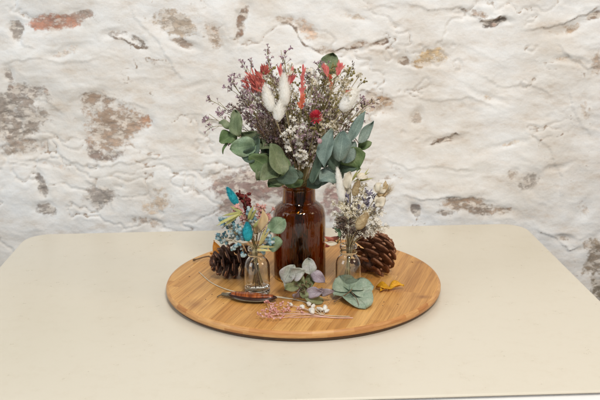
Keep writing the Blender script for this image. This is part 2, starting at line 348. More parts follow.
    def build(s, name, mat, parent=None, smooth=True, solid=0.0):
        me = bpy.data.meshes.new(name); base = Vector((0, 0, 0)); p = parent
        while p: base = base + p.location; p = p.parent
        arr = [(v[0] - base.x, v[1] - base.y, v[2] - base.z) for v in s.v]
        me.from_pydata(arr, [], s.f); me.materials.append(mat)
        if s.uv:
            l = me.uv_layers.new(name='UVMap')
            for lo in me.loops: l.data[lo.index].uv = s.uv.get(lo.vertex_index, (0.5, 0.5))
        if smooth: me.shade_smooth()
        me.update()
        o = bpy.data.objects.new(name, me); scene.collection.objects.link(o); o.parent = parent
        if solid:
            md = o.modifiers.new('thickness', 'SOLIDIFY'); md.thickness = solid; md.offset = 0
        return o
def tag(o, label, cat, group=None):
    o['label'] = label; o['category'] = cat
    if group: o['group'] = group
    return o
def thing(name, loc, label, cat, group=None):
    o = bpy.data.objects.new(name, None); scene.collection.objects.link(o); o.location = loc; o.empty_display_size = 0.01
    return tag(o, label, cat, group)
def bez(pts, n=14):
    """smooth curve through the given points (Catmull-Rom)"""
    P = [Vector(p) for p in pts]; P = [P[0] * 2 - P[1]] + P + [P[-1] * 2 - P[-2]]; out = []
    seg = len(P) - 3; m = max(3, n // seg)
    for i in range(seg):
        a, b, c, d = P[i:i + 4]
        for k in range(m):
            t = k / m; out.append(0.5 * ((2 * b) + (c - a) * t + (2 * a - 5 * b + 4 * c - d) * t * t + (3 * b - a - 3 * c + d) * t ** 3))
    out.append(P[-2]); return out
def jit(v, s): return Vector((v[0] + random.gauss(0, s), v[1] + random.gauss(0, s), v[2] + random.gauss(0, s)))
rv = lambda: Vector((random.gauss(0, 1), random.gauss(0, 1), random.gauss(0, 1))).normalized()

# ================================================================== THE WALL
def fbm(X, Z, scale, octv=5, seed=0, gain=0.5):
    out = np.zeros_like(X); amp = 1.0; tot = 0
    for o in range(octv):
        r = np.random.default_rng(seed * 100 + o); G = r.random((256, 256))
        x = X * scale * 2 ** o + 37.3 * o + 100; z = Z * scale * 2 ** o + 11.7 * o + 100
        xi = np.floor(x).astype(int); zi = np.floor(z).astype(int); fx = x - xi; fz = z - zi
        fx = fx * fx * (3 - 2 * fx); fz = fz * fz * (3 - 2 * fz); xi %= 256; zi %= 256; x1 = (xi + 1) % 256; z1 = (zi + 1) % 256
        v = (G[xi, zi] * (1 - fx) + G[x1, zi] * fx) * (1 - fz) + (G[xi, z1] * (1 - fx) + G[x1, z1] * fx) * fz
        out += v * amp; tot += amp; amp *= gain
    return out / tot
WY = 0.330
# bare stones where the whitewash has worn off: image-space centre and half-size, turned into metres on the wall; tilt, colour, strength
STONES = [
 (64, 25, 33, 13, -5, (178, 124, 100), 1.0), (90, 20, 14, 8, 5, (160, 140, 128), .7), (22, 27, 7, 19, 0, (148, 138, 130), .8),
 (178, 24, 30, 16, -12, (176, 160, 142), .85), (215, 36, 12, 18, 20, (164, 142, 120), .7), (246, 22, 5, 26, -12, (128, 104, 86), .75), (186, 46, 18, 6, -15, (150, 132, 118), .8),
 (18, 122, 42, 32, 8, (150, 138, 128), .85), (32, 100, 30, 16, -10, (136, 124, 116), .8), (14, 78, 8, 12, 0, (140, 128, 120), .75), (20, 152, 36, 12, -4, (160, 146, 134), .7),
 (112, 128, 35, 30, 10, (166, 142, 122), .88), (100, 108, 26, 12, 12, (146, 124, 106), .85), (139, 126, 9, 12, 10, (178, 132, 100), .72), (108, 152, 26, 8, -8, (130, 114, 106), .8),
 (97, 198, 20, 20, -32, (150, 142, 136), .88), (42, 192, 7, 17, 8, (138, 130, 124), .85), (41, 218, 9, 11, 0, (140, 130, 122), .85), (155, 206, 26, 22, -6, (190, 172, 152), .62), (150, 226, 34, 6, 0, (168, 150, 134), .65),
 (122, 42, 16, 6, 10, (150, 140, 132), .7), (141, 48, 6, 12, 25, (104, 92, 82), .7),
 (240, 188, 42, 28, 4, (142, 116, 110), .92), (292, 180, 36, 26, 0, (134, 106, 102), .95), (336, 200, 16, 30, 0, (150, 122, 118), .85), (228, 208, 28, 14, 6, (158, 138, 128), .75), (262, 160, 30, 14, 10, (164, 144, 132), .7),
 (301, 35, 20, 10, -42, (196, 172, 152), .75), (276, 24, 14, 6, -10, (180, 160, 142), .65), (358, 46, 24, 4, 14, (150, 116, 86), .9), (372, 41, 12, 3, 12, (92, 68, 52), 1.0), (322, 52, 14, 4, -6, (176, 156, 138), .7),
 (432, 56, 24, 13, 12, (196, 172, 134), .9), (418, 64, 16, 7, 10, (174, 146, 106), .85), (398, 62, 7, 8, 0, (134, 112, 92), .85),
 (376, 106, 24, 12, -8, (170, 142, 114), .8), (366, 98, 10, 10, 0, (140, 114, 94), .7), (420, 118, 7, 9, 0, (170, 158, 146), .7), (446, 138, 17, 4, 18, (128, 108, 92), .9),
 (494, 19, 14, 3.5, 14, (84, 72, 62), 1.0), (476, 12, 16, 5, 0, (160, 140, 124), .7), (560, 24, 30, 6, 22, (176, 152, 128), .7), (590, 12, 12, 5, 16, (130, 108, 90), .85), (566, 60, 26, 5, -16, (196, 176, 156), .6),
 (458, 208, 30, 11, 2, (158, 134, 112), .92), (476, 214, 22, 9, -6, (126, 110, 96), .9), (411, 214, 8, 9, 0, (122, 112, 106), .95), (440, 218, 12, 6, 0, (140, 126, 114), .75), (500, 216, 14, 6, -8, (160, 140, 122), .7),
 (519, 188, 14, 12, 6, (152, 144, 136), .85), (504, 182, 8, 7, 0, (168, 156, 144), .7), (556, 244, 12, 5, -10, (150, 128, 110), .85), (545, 172, 20, 4, 22, (188, 168, 148), .55),
 (594, 262, 13, 26, 6, (128, 112, 92), .95), (600, 292, 12, 20, 0, (110, 98, 78), .95), (584, 250, 14, 8, 0, (150, 134, 116), .8), (573, 210, 10, 12, 0, (184, 170, 158), .6), (585, 110, 10, 20, 15, (186, 168, 150), .6), (592, 66, 8, 22, 10, (176, 156, 138), .7),
 (488, 96, 22, 5, -18, (198, 180, 158), .55), (500, 150, 24, 4, 14, (198, 182, 164), .5), (345, 18, 18, 5, -14, (206, 190, 172), .55), (70, 60, 26, 4, 6, (206, 194, 182), .5), (60, 170, 30, 4, -4, (196, 182, 170), .55),
 (190, 92, 22, 4, 10, (208, 196, 184), .5), (196, 150, 20, 6, -8, (206, 192, 178), .5), (215, 178, 14, 12, 0, (176, 156, 144), .6), (395, 178, 18, 6, 8, (196, 176, 156), .5),
 (-40, 60, 40, 30, 0, (160, 146, 132), .8), (-60, 200, 34, 26, 0, (150, 136, 126), .8), (660, 60, 36, 26, 0, (168, 146, 122), .8), (680, 200, 40, 30, 0, (150, 132, 116), .85), (150, 300, 60, 30, 0, (160, 144, 130), .8), (420, 320, 70, 26, 0, (150, 136, 124), .8),
]
LEDGES = [   # cracks and ledges of the plaster: points in image units, depth of the step in metres, how brown the gap is
 ([(108, 38), (128, 44), (140, 52), (152, 50)], .004, .9), ([(128, 4), (140, 22), (158, 44), (176, 76), (186, 82)], .003, .25), ([(0, 66), (30, 60), (70, 66), (110, 60)], .003, .2),
 ([(2, 160), (40, 164), (60, 158), (90, 166), (140, 162), (190, 158)], .004, .3), ([(78, 98), (96, 96), (124, 104), (148, 112)], .003, .5), ([(236, 2), (243, 20), (240, 40)], .003, .6),
 ([(270, 22), (290, 28), (305, 46), (322, 54), (344, 50), (362, 46), (382, 38)], .004, .75), ([(400, 0), (430, 10), (462, 8), (486, 20), (504, 16), (512, 22)], .004, .6), ([(478, 20), (492, 20), (502, 15)], .006, 1.0),
 ([(520, 30), (548, 26), (572, 18), (600, 4)], .005, .7), ([(556, 40), (570, 60), (586, 70), (600, 66)], .004, .4), ([(340, 94), (362, 92), (384, 100), (410, 96)], .003, .5), ([(404, 96), (440, 104), (470, 98), (500, 110)], .003, .2),
 ([(428, 146), (440, 141), (456, 132), (462, 133)], .005, .95), ([(470, 70), (500, 86), (530, 82), (560, 100)], .003, .2), ([(396, 196), (420, 200), (460, 196), (500, 204)], .004, .45), ([(520, 130), (545, 150), (560, 178), (556, 200)], .004, .3),
 ([(566, 90), (576, 120), (590, 140)], .004, .3), ([(0, 112), (20, 100), (44, 104), (66, 118)], .003, .4), ([(84, 178), (100, 190), (112, 212)], .003, .5), ([(196, 176), (230, 170), (262, 160)], .003, .3), ([(170, 120), (200, 116), (225, 126)], .003, .15),
 ([(380, 156), (410, 168), (440, 164), (480, 172)], .003, .2), ([(20, 20), (24, 44), (36, 50)], .003, .5), ([(355, 10), (380, 4), (396, 10)], .003, .3), ([(530, 228), (548, 236), (566, 250), (580, 246)], .004, .6)]
def build_wall():
    x0, x1, z0, z1, st = -0.86, 0.86, -0.46, 0.62, 0.0021
    xs = np.arange(x0, x1, st); zs = np.arange(z0, z1, st); X, Z = np.meshgrid(xs, zs, indexing='ij')
    wx = (fbm(X, Z, 9, 4, 1) - .5) * 0.055; wz = (fbm(X, Z, 9, 4, 2) - .5) * 0.055
    mask = np.zeros_like(X); col = np.zeros(X.shape + (3,)); wsum = np.full(X.shape, 1e-4)
    for (px, py, hw, hh, tilt, c, s) in STONES:
        P = at(px, py, WY); k = 0.001654; a = R(tilt); dx = X + wx - P.x; dz = Z + wz - P.z
        u = (dx * math.cos(a) + dz * math.sin(a)) / (hw * k * 1.06); v = (-dx * math.sin(a) + dz * math.cos(a)) / (hh * k * 1.06)
        d = (np.abs(u) ** 2.4 + np.abs(v) ** 2.4) ** (1 / 2.4)
        w = np.clip(1.25 - d, 0, 1) ; w = w * w * (3 - 2 * w); w2 = w * s
        mask = np.maximum(mask, w2); ww = (w + .0005) ** 3 * s
        col += np.array(srgb(*c)[:3]) * ww[..., None]; wsum += ww
    mask = mask * (0.72 + 0.56 * fbm(X, Z, 26, 5, 12))
    col = col / wsum[..., None]
    # relief: lumpy limewashed rubble, dragged plaster ridges, recessed bare stones
    big = fbm(X, Z, 5, 4, 3); med = fbm(X + wx * .6, (Z + wz * .6) * 1.5, 16, 5, 4)
    ang = R(16); Xr = X * math.cos(ang) - Z * math.sin(ang); Zr = X * math.sin(ang) + Z * math.cos(ang)
    rid = 1 - np.abs(fbm(Xr + wx * 1.6, (Zr + wz * 1.6) * 2.6, 7, 5, 6, 0.55) * 2 - 1); rid = np.clip((rid - .86) / .14, 0, 1) ** 2
    cr = 1 - np.abs(fbm(X + wx * 1.2, (Z + wz) * 1.4, 6, 5, 8, 0.6) * 2 - 1); cr = np.clip((cr - .972) / .028, 0, 1)
    stroke = fbm((Xr + wx * 1.3) * .55, (Zr + wz * 1.3) * 2.2, 22, 6, 14, 0.6)
    fine = fbm(X, Z, 90, 3, 9)
    h = (big - .5) * 0.030 + (med - .5) * 0.0026 + rid * 0.0006 - cr * 0.0030 * np.clip(fbm(X, Z, 4, 3, 21) * 4 - 1.7, 0, 1) + (stroke - .5) * 0.0022 + (fine - .5) * 0.0010
    h = h - mask * 0.004 + mask * (fbm(X, Z, 45, 4, 10) - .5) * 0.009
    gap = np.zeros_like(X)
    for pts, dep, br_ in LEDGES:
        P = [at(q[0], q[1], WY) for q in pts]; best = np.full(X.shape, 9.0); sg = np.zeros_like(X); XX = X + wx * .35 + (fine - .5) * .006; ZZ = Z + wz * .35 + (fbm(X, Z, 60, 3, 31) - .5) * .010; al = np.zeros_like(X)
        for i in range(len(P) - 1):
            ax_, az_ = P[i].x, P[i].z; bx_, bz_ = P[i + 1].x - ax_, P[i + 1].z - az_; L2 = bx_ * bx_ + bz_ * bz_
            t = np.clip(((XX - ax_) * bx_ + (ZZ - az_) * bz_) / L2, 0, 1); ex, ez = XX - ax_ - t * bx_, ZZ - az_ - t * bz_; dd = np.hypot(ex, ez)
            b_ = dd < best; best = np.where(b_, dd, best); sg = np.where(b_, np.sign(bx_ * ez - bz_ * ex), sg); al = np.where(b_, (i + t) / (len(P) - 1), al)
        env = np.clip(np.sin(np.pi * np.clip(al, 0.02, .98)) * 2.2, 0, 1); up_ = sg if P[-1].x > P[0].x else -sg
        wv = 0.55 + .9 * fbm(X, Z, 34, 3, 33)
        h = h + np.where(up_ > 0, np.exp(-best / .011), -.25 * np.exp(-best / .006)) * dep * 0.50 * env * wv
        gap = np.maximum(gap, np.exp(-(best / (.0016 + .0022 * br_ * fbm(X, Z, 50, 3, 35))) ** 2) * br_ * env)
    Y = WY - h
    n, m = X.shape; V = np.stack([X, Y, Z], -1).reshape(-1, 3)
    idx = np.arange(n * m).reshape(n, m); q = np.stack([idx[:-1, :-1], idx[1:, :-1], idx[1:, 1:], idx[:-1, 1:]], -1).reshape(-1, 4)
    ring = list(idx[:, 0]) + list(idx[-1, 1:]) + list(idx[-2::-1, -1]) + list(idx[0, -2:0:-1]); nb = len(ring); o = len(V)
    B = V[ring].copy(); B[:, 1] = WY + 0.12; V = np.vstack([V, B])
    sf = np.array([(ring[i], o + i, o + (i + 1) % nb, ring[(i + 1) % nb]) for i in range(nb)])
    q = np.vstack([q, sf]).astype(np.int32)
    me = bpy.data.meshes.new('stone_wall'); me.vertices.add(len(V)); me.vertices.foreach_set('co', V.ravel().astype(np.float32))
    me.loops.add(q.size + nb); me.loops.foreach_set('vertex_index', np.concatenate([q.ravel(), np.arange(o + nb - 1, o - 1, -1)]).astype(np.int32))
    me.polygons.add(len(q) + 1); me.polygons.foreach_set('loop_start', np.concatenate([np.arange(len(q)) * 4, [q.size]]).astype(np.int32))
    me.update(calc_edges=True); me.validate(); me.materials.append(M['wall']); me.shade_smooth()
    A = me.color_attributes.new('patch', 'FLOAT_COLOR', 'POINT'); C = np.zeros((len(V), 4), np.float32)
    cr_m = np.clip(cr * 0.62, 0, 1); mk = np.maximum(mask * 0.98, np.maximum(cr_m, gap))
    cc = col; low = (mask < cr_m)[..., None]; cc = np.where(low, np.array(srgb(150, 130, 112)[:3]), cc)
    cc = np.where((gap > mask * .9)[..., None] & (gap > cr_m)[..., None], np.array(srgb(112, 90, 72)[:3]), cc)
    C[:n * m, :3] = cc.reshape(-1, 3); C[:n * m, 3] = mk.ravel(); A.data.foreach_set('color', C.ravel())
    ob = bpy.data.objects.new('stone_wall', me); scene.collection.objects.link(ob)
    tag(ob, 'rough whitewashed stone wall with patches of bare grey and brown stone', 'wall')
build_wall()

# ================================================================== THE TABLE
def rounded(x0, x1, y0, y1, r, inset=0.0, n=10):
    x0 += inset; x1 -= inset; y0 += inset; y1 -= inset; rr = max(0.001, r - inset); out = []
    for cx, cy, a0 in ((x1 - rr, y1 - rr, 0), (x0 + rr, y1 - rr, 90), (x0 + rr, y0 + rr, 180), (x1 - rr, y0 + rr, 270)):
        for k in range(n + 1):
            a = R(a0 + 90 * k / n); out.append((cx + rr * math.cos(a), cy + rr * math.sin(a)))
    return out
def slab(loops):
    mb = MB(); n = len(loops[0][0])
    for L_, z in loops: mb.add([(x, y, z + TZ) for x, y in L_], [])
    for i in range(len(loops) - 1):
        for k in range(n): mb.f.append((i * n + k, (i + 1) * n + k, (i + 1) * n + (k + 1) % n, i * n + (k + 1) % n))
    mb.f.append(tuple(range(n))); mb.f.append(tuple((len(loops) - 1) * n + k for k in range(n))[::-1]); return mb
table = thing('table', (0, 0, -0.05), 'cream laminate table with rounded corners and a white front edge', 'table')
TX0, TX1, TY0, TY1, TZ = -0.4199, 0.3619, -0.3041, 0.2665, 0.006
TX0_ = TX0; ROT = Matrix.Rotation(0.0382, 3, 'Z')
def rot2(L_): return [tuple((ROT @ Vector((x, y, 0)))[:2]) for x, y in L_]
rd = lambda ins: rot2(rounded(TX0, TX1, TY0, TY1, 0.038, ins))
o = slab([(rd(0.0012), 0), (rd(0.0003), -0.0004), (rd(0), -0.0012), (rd(0), -0.0022)]).build('table_top', M['laminate'], table, smooth=False)
o = slab([(rd(0.0016), -0.0022), (rd(0.0016), -0.0036)]).build('seam_strip', M['seam'], table, smooth=False)
o = slab([(rd(0.0030), -0.0036), (rd(0.0026), -0.0042), (rd(0.0026), -0.0050), (rd(0.004), -0.0051)]).build('edge_band', M['edge_white'], table, smooth=False)
ld = lambda ins: rot2(rounded(-0.36, 0.372, -0.385, -0.25, 0.012, ins))
o = slab([(ld(0.0012), -0.0052), (ld(0.0), -0.0062), (ld(0), -0.020), (ld(0.002), -0.022)]).build('front_leaf', M['edge_white'], table, smooth=False)

# ================================================================== THE TRAY
tray = thing('round_tray', (0, 0, 0), 'round bamboo turntable board holding the bottle, jars and cones', 'tray')
side = MB(); side.lathe([(0.164, 0.0108), (0.1722, 0.0108), (0.1744, 0.0116), (0.1752, 0.0132), (0.1752, 0.0165), (0.1742, 0.0186), (0.1722, 0.0196)], 0, 0, 180)
side.build('rim', M['wood_edge'], tray)
top = MB(); top.lathe([(0.1695, 0.0150), (0.1722, 0.0196), (0.1712, 0.0200)], 0, 0, 180); top.build('board', M['wood'], tray, smooth=False)
bs = MB(); bs.lathe([(0.160, 0.0061), (0.166, 0.0063), (0.1708, 0.0072), (0.1718, 0.0107)], 0, 0, 120); bs.build('base', M['base_wood'], tray)

# ================================================================== BOTTLES
def vessel(name, cx, cy, z0, outer, wall, label, mat, cat, part='body'):
    """hollow glass: outer profile up, lip over, inner profile down"""
    root = thing(name, (cx, cy, z0), label, cat)
    def smoothp(p, n=6):
        q = bez([(r, 0, z) for r, z in p], n * (len(p) - 1)); return [(max(0.0001, v.x), v.z) for v in q]
    op = smoothp(outer); ip = [(max(0.0001, r - wall), z) for r, z in op if z > 0.0035]
    prof = [(0.0001, 0.0012), (outer[0][0] * 0.8, 0.0010)] + op
    inner = list(reversed(ip)); inner[0] = (inner[0][0], inner[0][1] - 0.0002)
    inner = inner + [(inner[-1][0] * 0.6, 0.0036), (0.0001, 0.0042)]
    mb = MB(); n = 96; pr = [(r, z + z0) for r, z in prof + inner]; vs = []; fs = []
    for (r, z) in pr:
        for k in range(n):
            a = 2 * math.pi * k / n; vs.append((cx + r * math.cos(a), cy + r * math.sin(a), z))
    for i in range(len(pr) - 1):
        for k in range(n): fs.append((i * n + k, i * n + (k + 1) % n, (i + 1) * n + (k + 1) % n, (i + 1) * n + k))
    fs.append(tuple(range(n))[::-1]); fs.append(tuple((len(pr) - 1) * n + k for k in range(n)))
    mb.add(vs, fs); mb.build(part, mat, root); return root
BX, BY = -0.0043, 0.006
BOT = vessel('amber_bottle', BX, BY, TOP + 0.0002, [(0.0300, 0.0), (0.0325, 0.0012), (0.0335, 0.004), (0.0336, 0.03), (0.0336, 0.074), (0.0332, 0.084), (0.0312, 0.0915), (0.0265, 0.0965), (0.0222, 0.0995), (0.0210, 0.104), (0.0208, 0.116), (0.0214, 0.1185), (0.0226, 0.1200), (0.0224, 0.1225), (0.0214, 0.1232)], 0.0020,
    'tall dark brown glass bottle with wide shoulders holding the large bouquet', M['amber'], 'bottle')
JLx, JLy, JRx, JRy = -0.0567, -0.052, 0.0555, -0.047
JP = [(0.0140, 0.0), (0.0152, 0.0008), (0.0157, 0.003), (0.0157, 0.030), (0.0153, 0.036), (0.0135, 0.041), (0.0105, 0.0445), (0.0094, 0.047), (0.0093, 0.051), (0.0100, 0.0535), (0.0108, 0.0550), (0.0108, 0.0575), (0.0101, 0.0585)]
JL = vessel('small_jar', JLx, JLy, TOP + 0.0002, JP, 0.0011, 'small clear glass jar on the tray holding the teal posy', M['clear'], 'jar')
JR = vessel('small_jar', JRx, JRy, TOP + 0.0002, JP, 0.0011, 'small clear glass jar on the tray holding the cream posy', M['clear'], 'jar')
for J, cx, cy in ((JL, JLx, JLy), (JR, JRx, JRy)):
    J['group'] = 'small clear glass jars on the tray'; tw = MB()
    pts = [(cx + 0.0102 * math.cos(a), cy + 0.0102 * math.sin(a), TOP + 0.0485 + 0.0004 * math.sin(3 * a) + 0.0007 * a / 6.28) for a in np.linspace(0, 4 * math.pi, 60)]
    tw.tube(pts, 0.00055, n=6)
    for sx in (-1, 1):
        tw.tube(bez([(cx, cy - 0.0103, TOP + .049), (cx + sx * 0.003, cy - 0.0125, TOP + .0478), (cx + sx * 0.0065, cy - 0.0135, TOP + .0440)], 8), 0.0005, 0.0004)
    tw.build('twine', M['twine'], J)

# ================================================================== STEMS AND FLOWERS
MOUTH_Z = TOP + 0.1232
class Vase:
    def __init__(s, cx, cy, rim_r, rim_z, body_r, floor_z): s.cx, s.cy, s.rr, s.rz, s.br, s.fz = cx, cy, rim_r, rim_z, body_r, floor_z
    def path(s, tip, bend=0.5):
        """stem points from inside the vase, over the mouth, to the tip"""
        tip = Vector(tip); d = Vector((tip.x - s.cx, tip.y - s.cy, 0)); h = max(0.02, tip.z - s.rz)
        f = min(1.0, d.length / (h * 0.9 + 0.001)); dd = d.normalized() if d.length > 1e-5 else Vector((1, 0, 0))
        a = random.uniform(0, 6.28); q = Vector((math.cos(a), math.sin(a), 0)) * random.uniform(0, s.rr * 0.4)
        m = Vector((s.cx, s.cy, s.rz)) + dd * s.rr * 0.62 * f + q * 0.5
        b = Vector((s.cx, s.cy, s.fz + random.uniform(0.0, 0.008))) - dd * s.br * 0.55 * f + q
        nk = Vector((s.cx, s.cy, s.rz - 0.012)) + dd * s.rr * 0.35 * f + q * 0.5
        mid = m.lerp(tip, 0.45) + Vector((0, 0, h * 0.10 * bend)) - dd * d.length * 0.10 * bend
        return bez([b, nk, m, mid, tip], 24)
BV = Vase(BX, BY, 0.0178, MOUTH_Z, 0.028, TOP + 0.006)
LV = Vase(JLx, JLy, 0.0076, TOP + 0.0585, 0.012, TOP + 0.006)
RV = Vase(JRx, JRy, 0.0076, TOP + 0.0585, 0.012, TOP + 0.006)

def stemthing(name, v, tip, label, cat, group, mat, r=0.0007, r1=None, bend=0.5):
    pts = v.path(tip, bend); root = thing(name, pts[0], label, cat, group); return root, pts

def spray(name, v, tip, label, cat, mat, smat, group=None, n=7, spread=0.032, fl=5, size=0.0018, start=0.55, kind='floret', r=0.0006, bend=0.5, droop=0.0):
    """a branching dried sprig: main stem, side twigs, tiny florets or buds at their ends"""
    pts = v.path(tip, bend); root = thing(name, pts[0], label, cat, group); S = MB(); B = MB()
    S.tube(pts, r if v.rr > .01 else r * 1.5, r * 0.5, 5); N = len(pts); d0 = (pts[-1] - pts[-3]).normalized()
    for i in range(n):
        u = start + (1 - start) * (i + 0.5) / n if n > 1 else 1; k = min(N - 2, int(u * (N - 1))); p = pts[k]; d = (pts[k + 1] - pts[k - 1]).normalized()
        if p.z < v.rz + (0.020 if v.rr > .01 else .008): continue
        if i == n - 1: p = pts[-2]
        sdir = (d * random.uniform(0.7, 1.4) + rv() * 0.75).normalized(); Lb = spread * random.uniform(0.55, 1.1) * (1.15 - 0.5 * u)
        e = p + sdir * Lb; mid = p.lerp(e, 0.5) + d * Lb * 0.12
        tw = bez([p, mid, e], 6); S.tube(tw, r * 0.6, r * 0.35, 4)
        for j in range(fl):
            w = random.uniform(0.35, 1.0); q = tw[min(len(tw) - 1, int(w * len(tw)))]; dd = (sdir + rv() * 0.8).normalized(); lb = spread * random.uniform(0.08, 0.28)
            f = q + dd * lb - Vector((0, 0, droop * lb)); S.tube([q, q.lerp(f, .6) + rv() * lb * 0.1, f], r * 0.4, r * 0.25, 3, cap=False)
            sz = size * random.uniform(0.65, 1.25)
            if kind == 'floret':
                B.floret(f, dd, sz * 1.25); B.blob(f - dd * sz * .3, dd, sz * 0.7, sz * 0.42, nu=3, nv=5)
            elif kind == 'bud': B.blob(f, dd, sz * 1.0, sz * 0.8, nu=4, nv=6)
            elif kind == 'ball':
                B.blob(f, dd, sz, sz * .95, nu=5, nv=7)
            elif kind == 'ear':
                for m_ in range(4): B.blob(f + dd * sz * m_ * 0.9 + rv() * sz * .4, (dd + rv() * .6), sz * 0.8, sz * 0.45, nu=3, nv=4)
    S.build('stem', smat, root); B.build('florets', mat, root, smooth=False); return root

def tail(v, tail_px, Y, label, mat, hairlen=0.0045, wid=0.005, name='bunny_tail_grass', smat='stem_straw', group='fluffy bunny tail grasses', hairs=900, Y2=None):
    """bunny tail grass: the head runs from its lower to its upper image point"""
    (bx, by), (tx, ty) = tail_px; b = at(bx, by, Y); t = at(tx, ty, Y if Y2 is None else Y2); pts = v.path(b, 0.3)
    d = (t - b); L_ = d.length; d.normalize(); root = thing(name, pts[0], label, 'dried flower', group)
    S = MB(); S.tube(pts + [b + d * L_ * 0.15], 0.0006, 0.0005, 5); S.build('stem', M[smat], root)
    B = MB(); dd, a, c = frame(d)
    prof = lambda u: (math.sin(math.pi * min(1, max(0, u * 0.93 + 0.05)) ** 0.72) ** 0.75)
    rings = 12; nv = 12; vs = []; fs = []
    for i in range(rings + 1):
        u = i / rings
        for k in range(nv):
            ph = 6.283 * k / nv; rr = max(0.0002, wid * 0.66 * prof(u)) * random.uniform(.9, 1.1); vs.append(b + d * L_ * (0.02 + u * 0.9) + (a * math.cos(ph) + c * math.sin(ph)) * rr)
    for i in range(rings):
        for k in range(nv): fs.append((i * nv + k, i * nv + (k + 1) % nv, (i + 1) * nv + (k + 1) % nv, (i + 1) * nv + k))
    fs += [tuple(range(nv))[::-1], tuple(rings * nv + k for k in range(nv))]; B.add(vs, fs)
    for i in range(hairs):
        u = random.random() ** 0.9; ph = random.uniform(0, 6.283); rad = a * math.cos(ph) + c * math.sin(ph)
        p = b + d * L_ * (0.02 + u * 0.9) + rad * wid * 0.62 * prof(u)
        hd = (d * random.uniform(0.8, 1.7) + rad * random.uniform(.35, .9) + rv() * 0.2).normalized(); sd = hd.cross(rv()).normalized() * 0.00013; hl = hairlen * random.uniform(0.5, 1.1) * (0.6 + .6 * prof(u))
        B.add([p - sd, p + sd, p + hd * hl + d * hl * .1], [(0, 1, 2)])
    B.build('flower_head', M[mat], root); return root

NRM = Vector((0, -0.966, 0.256))       # towards the viewer's side of the table
def leaf_px(parent, cx, cy, Y, ln, wd, ang, mat, shape='round', tilt=0.0, roll=0.0, curl=None, fold=0.15, wav=0.36, tipup=0.0, twist=None, name='leaf', label=None):
    if twist is None: twist = random.uniform(-.9, .9)
    if curl is None: curl = random.uniform(-.15, .38)
    roll += random.uniform(-.2, .2); tilt += random.uniform(-.2, .2)
    """a leaf about its middle: length and width in image units at depth Y, ang anticlockwise from rightwards"""
    c = at(cx, cy, Y); sc = (Y - CAM.y) / FW.y / F_PX * 1.10; a = R(ang); up = Vector((0, .256, .966)); rt = Vector((1, 0, 0))
    d = rt * math.cos(a) + up * math.sin(a); side_ = rt * -math.sin(a) + up * math.cos(a)
    d2 = (d * math.cos(tilt) + NRM * math.sin(tilt)).normalized(); n = (NRM * math.cos(tilt) - d * math.sin(tilt)); n = n * math.cos(roll) + side_ * math.sin(roll)
    h = ln * sc / 2 / max(0.5, math.cos(tilt)); mb = MB(); b = c - d2 * h; t = c + d2 * h
    mb.leaf(b, t, n, wd * sc / 2 / max(0.55, math.cos(roll)), shape, curl, fold, wav, twist, tipup=tipup)
    o = mb.build(name, M[mat], parent, solid=0.00035)
    if label: o['label'] = label
    return b
def petiole(S, frm, to): S.tube(bez([frm, Vector(frm).lerp(to, .5) + rv() * 0.001, to], 5), 0.0006, 0.0005, 5)

def eucalyptus(v, path_px, leaves, label, smat='stem_euc', name='eucalyptus_sprig', group=None, r=0.0011):
    """path_px: stem points (x, y, Y) beyond the mouth; leaves: (cx, cy, Y, len, wid, ang, mat, kwargs)"""
    P = [at(*q) for q in path_px]; first = v.path(P[0], 0.1); pts = first[:-1] + bez(P, 20); root = thing(name, pts[0], label, 'dried foliage', group)
    S = MB(); S.tube(pts, r, r * 0.5, 6)
    for (cx, cy, Y, ln, wd, ang, mat, kw) in leaves:
        b = leaf_px(root, cx, cy, Y, ln, wd, ang, mat, **kw); q = min(pts[8:], key=lambda p: (p - b).length); petiole(S, q, b)
    S.build('stem', M[smat], root); return root

# ---- large bouquet : eucalyptus
eucalyptus(BV, [(284, 176, -.015), (262, 158, -.03), (244, 140, -.035), (234, 124, -.04), (228, 116, -.04)], [
    (237, 123, -.045, 24, 13, 95, 'euc_green', dict(roll=.35, fold=.35)), (225.5, 125, -.04, 13, 7, 160, 'euc_green', dict(fold=.4, shape='lance')),
    (228, 138, -.045, 17, 12, 200, 'euc_olive', dict(roll=-.4, fold=.3)), (243, 147, -.052, 24, 18, 190, 'euc_small', dict(curl=.05, tilt=.1, label='paler sage leaf of the sprig')),
    (252, 138, -.045, 22, 12, 150, 'euc_green', dict(roll=.5)), (266, 147, -.04, 22, 14, 165, 'euc_green', dict(roll=-.3, fold=.3)), (256, 146, -.05, 20, 7, 80, 'euc_dark', dict(roll=.8, fold=.6)),
    (226, 147, -.045, 14, 2.6, 245, 'euc_olive', dict(shape='lance', curl=.4))],
    'green eucalyptus sprig leaning furthest left out of the brown bottle', group='eucalyptus sprigs in the brown bottle')
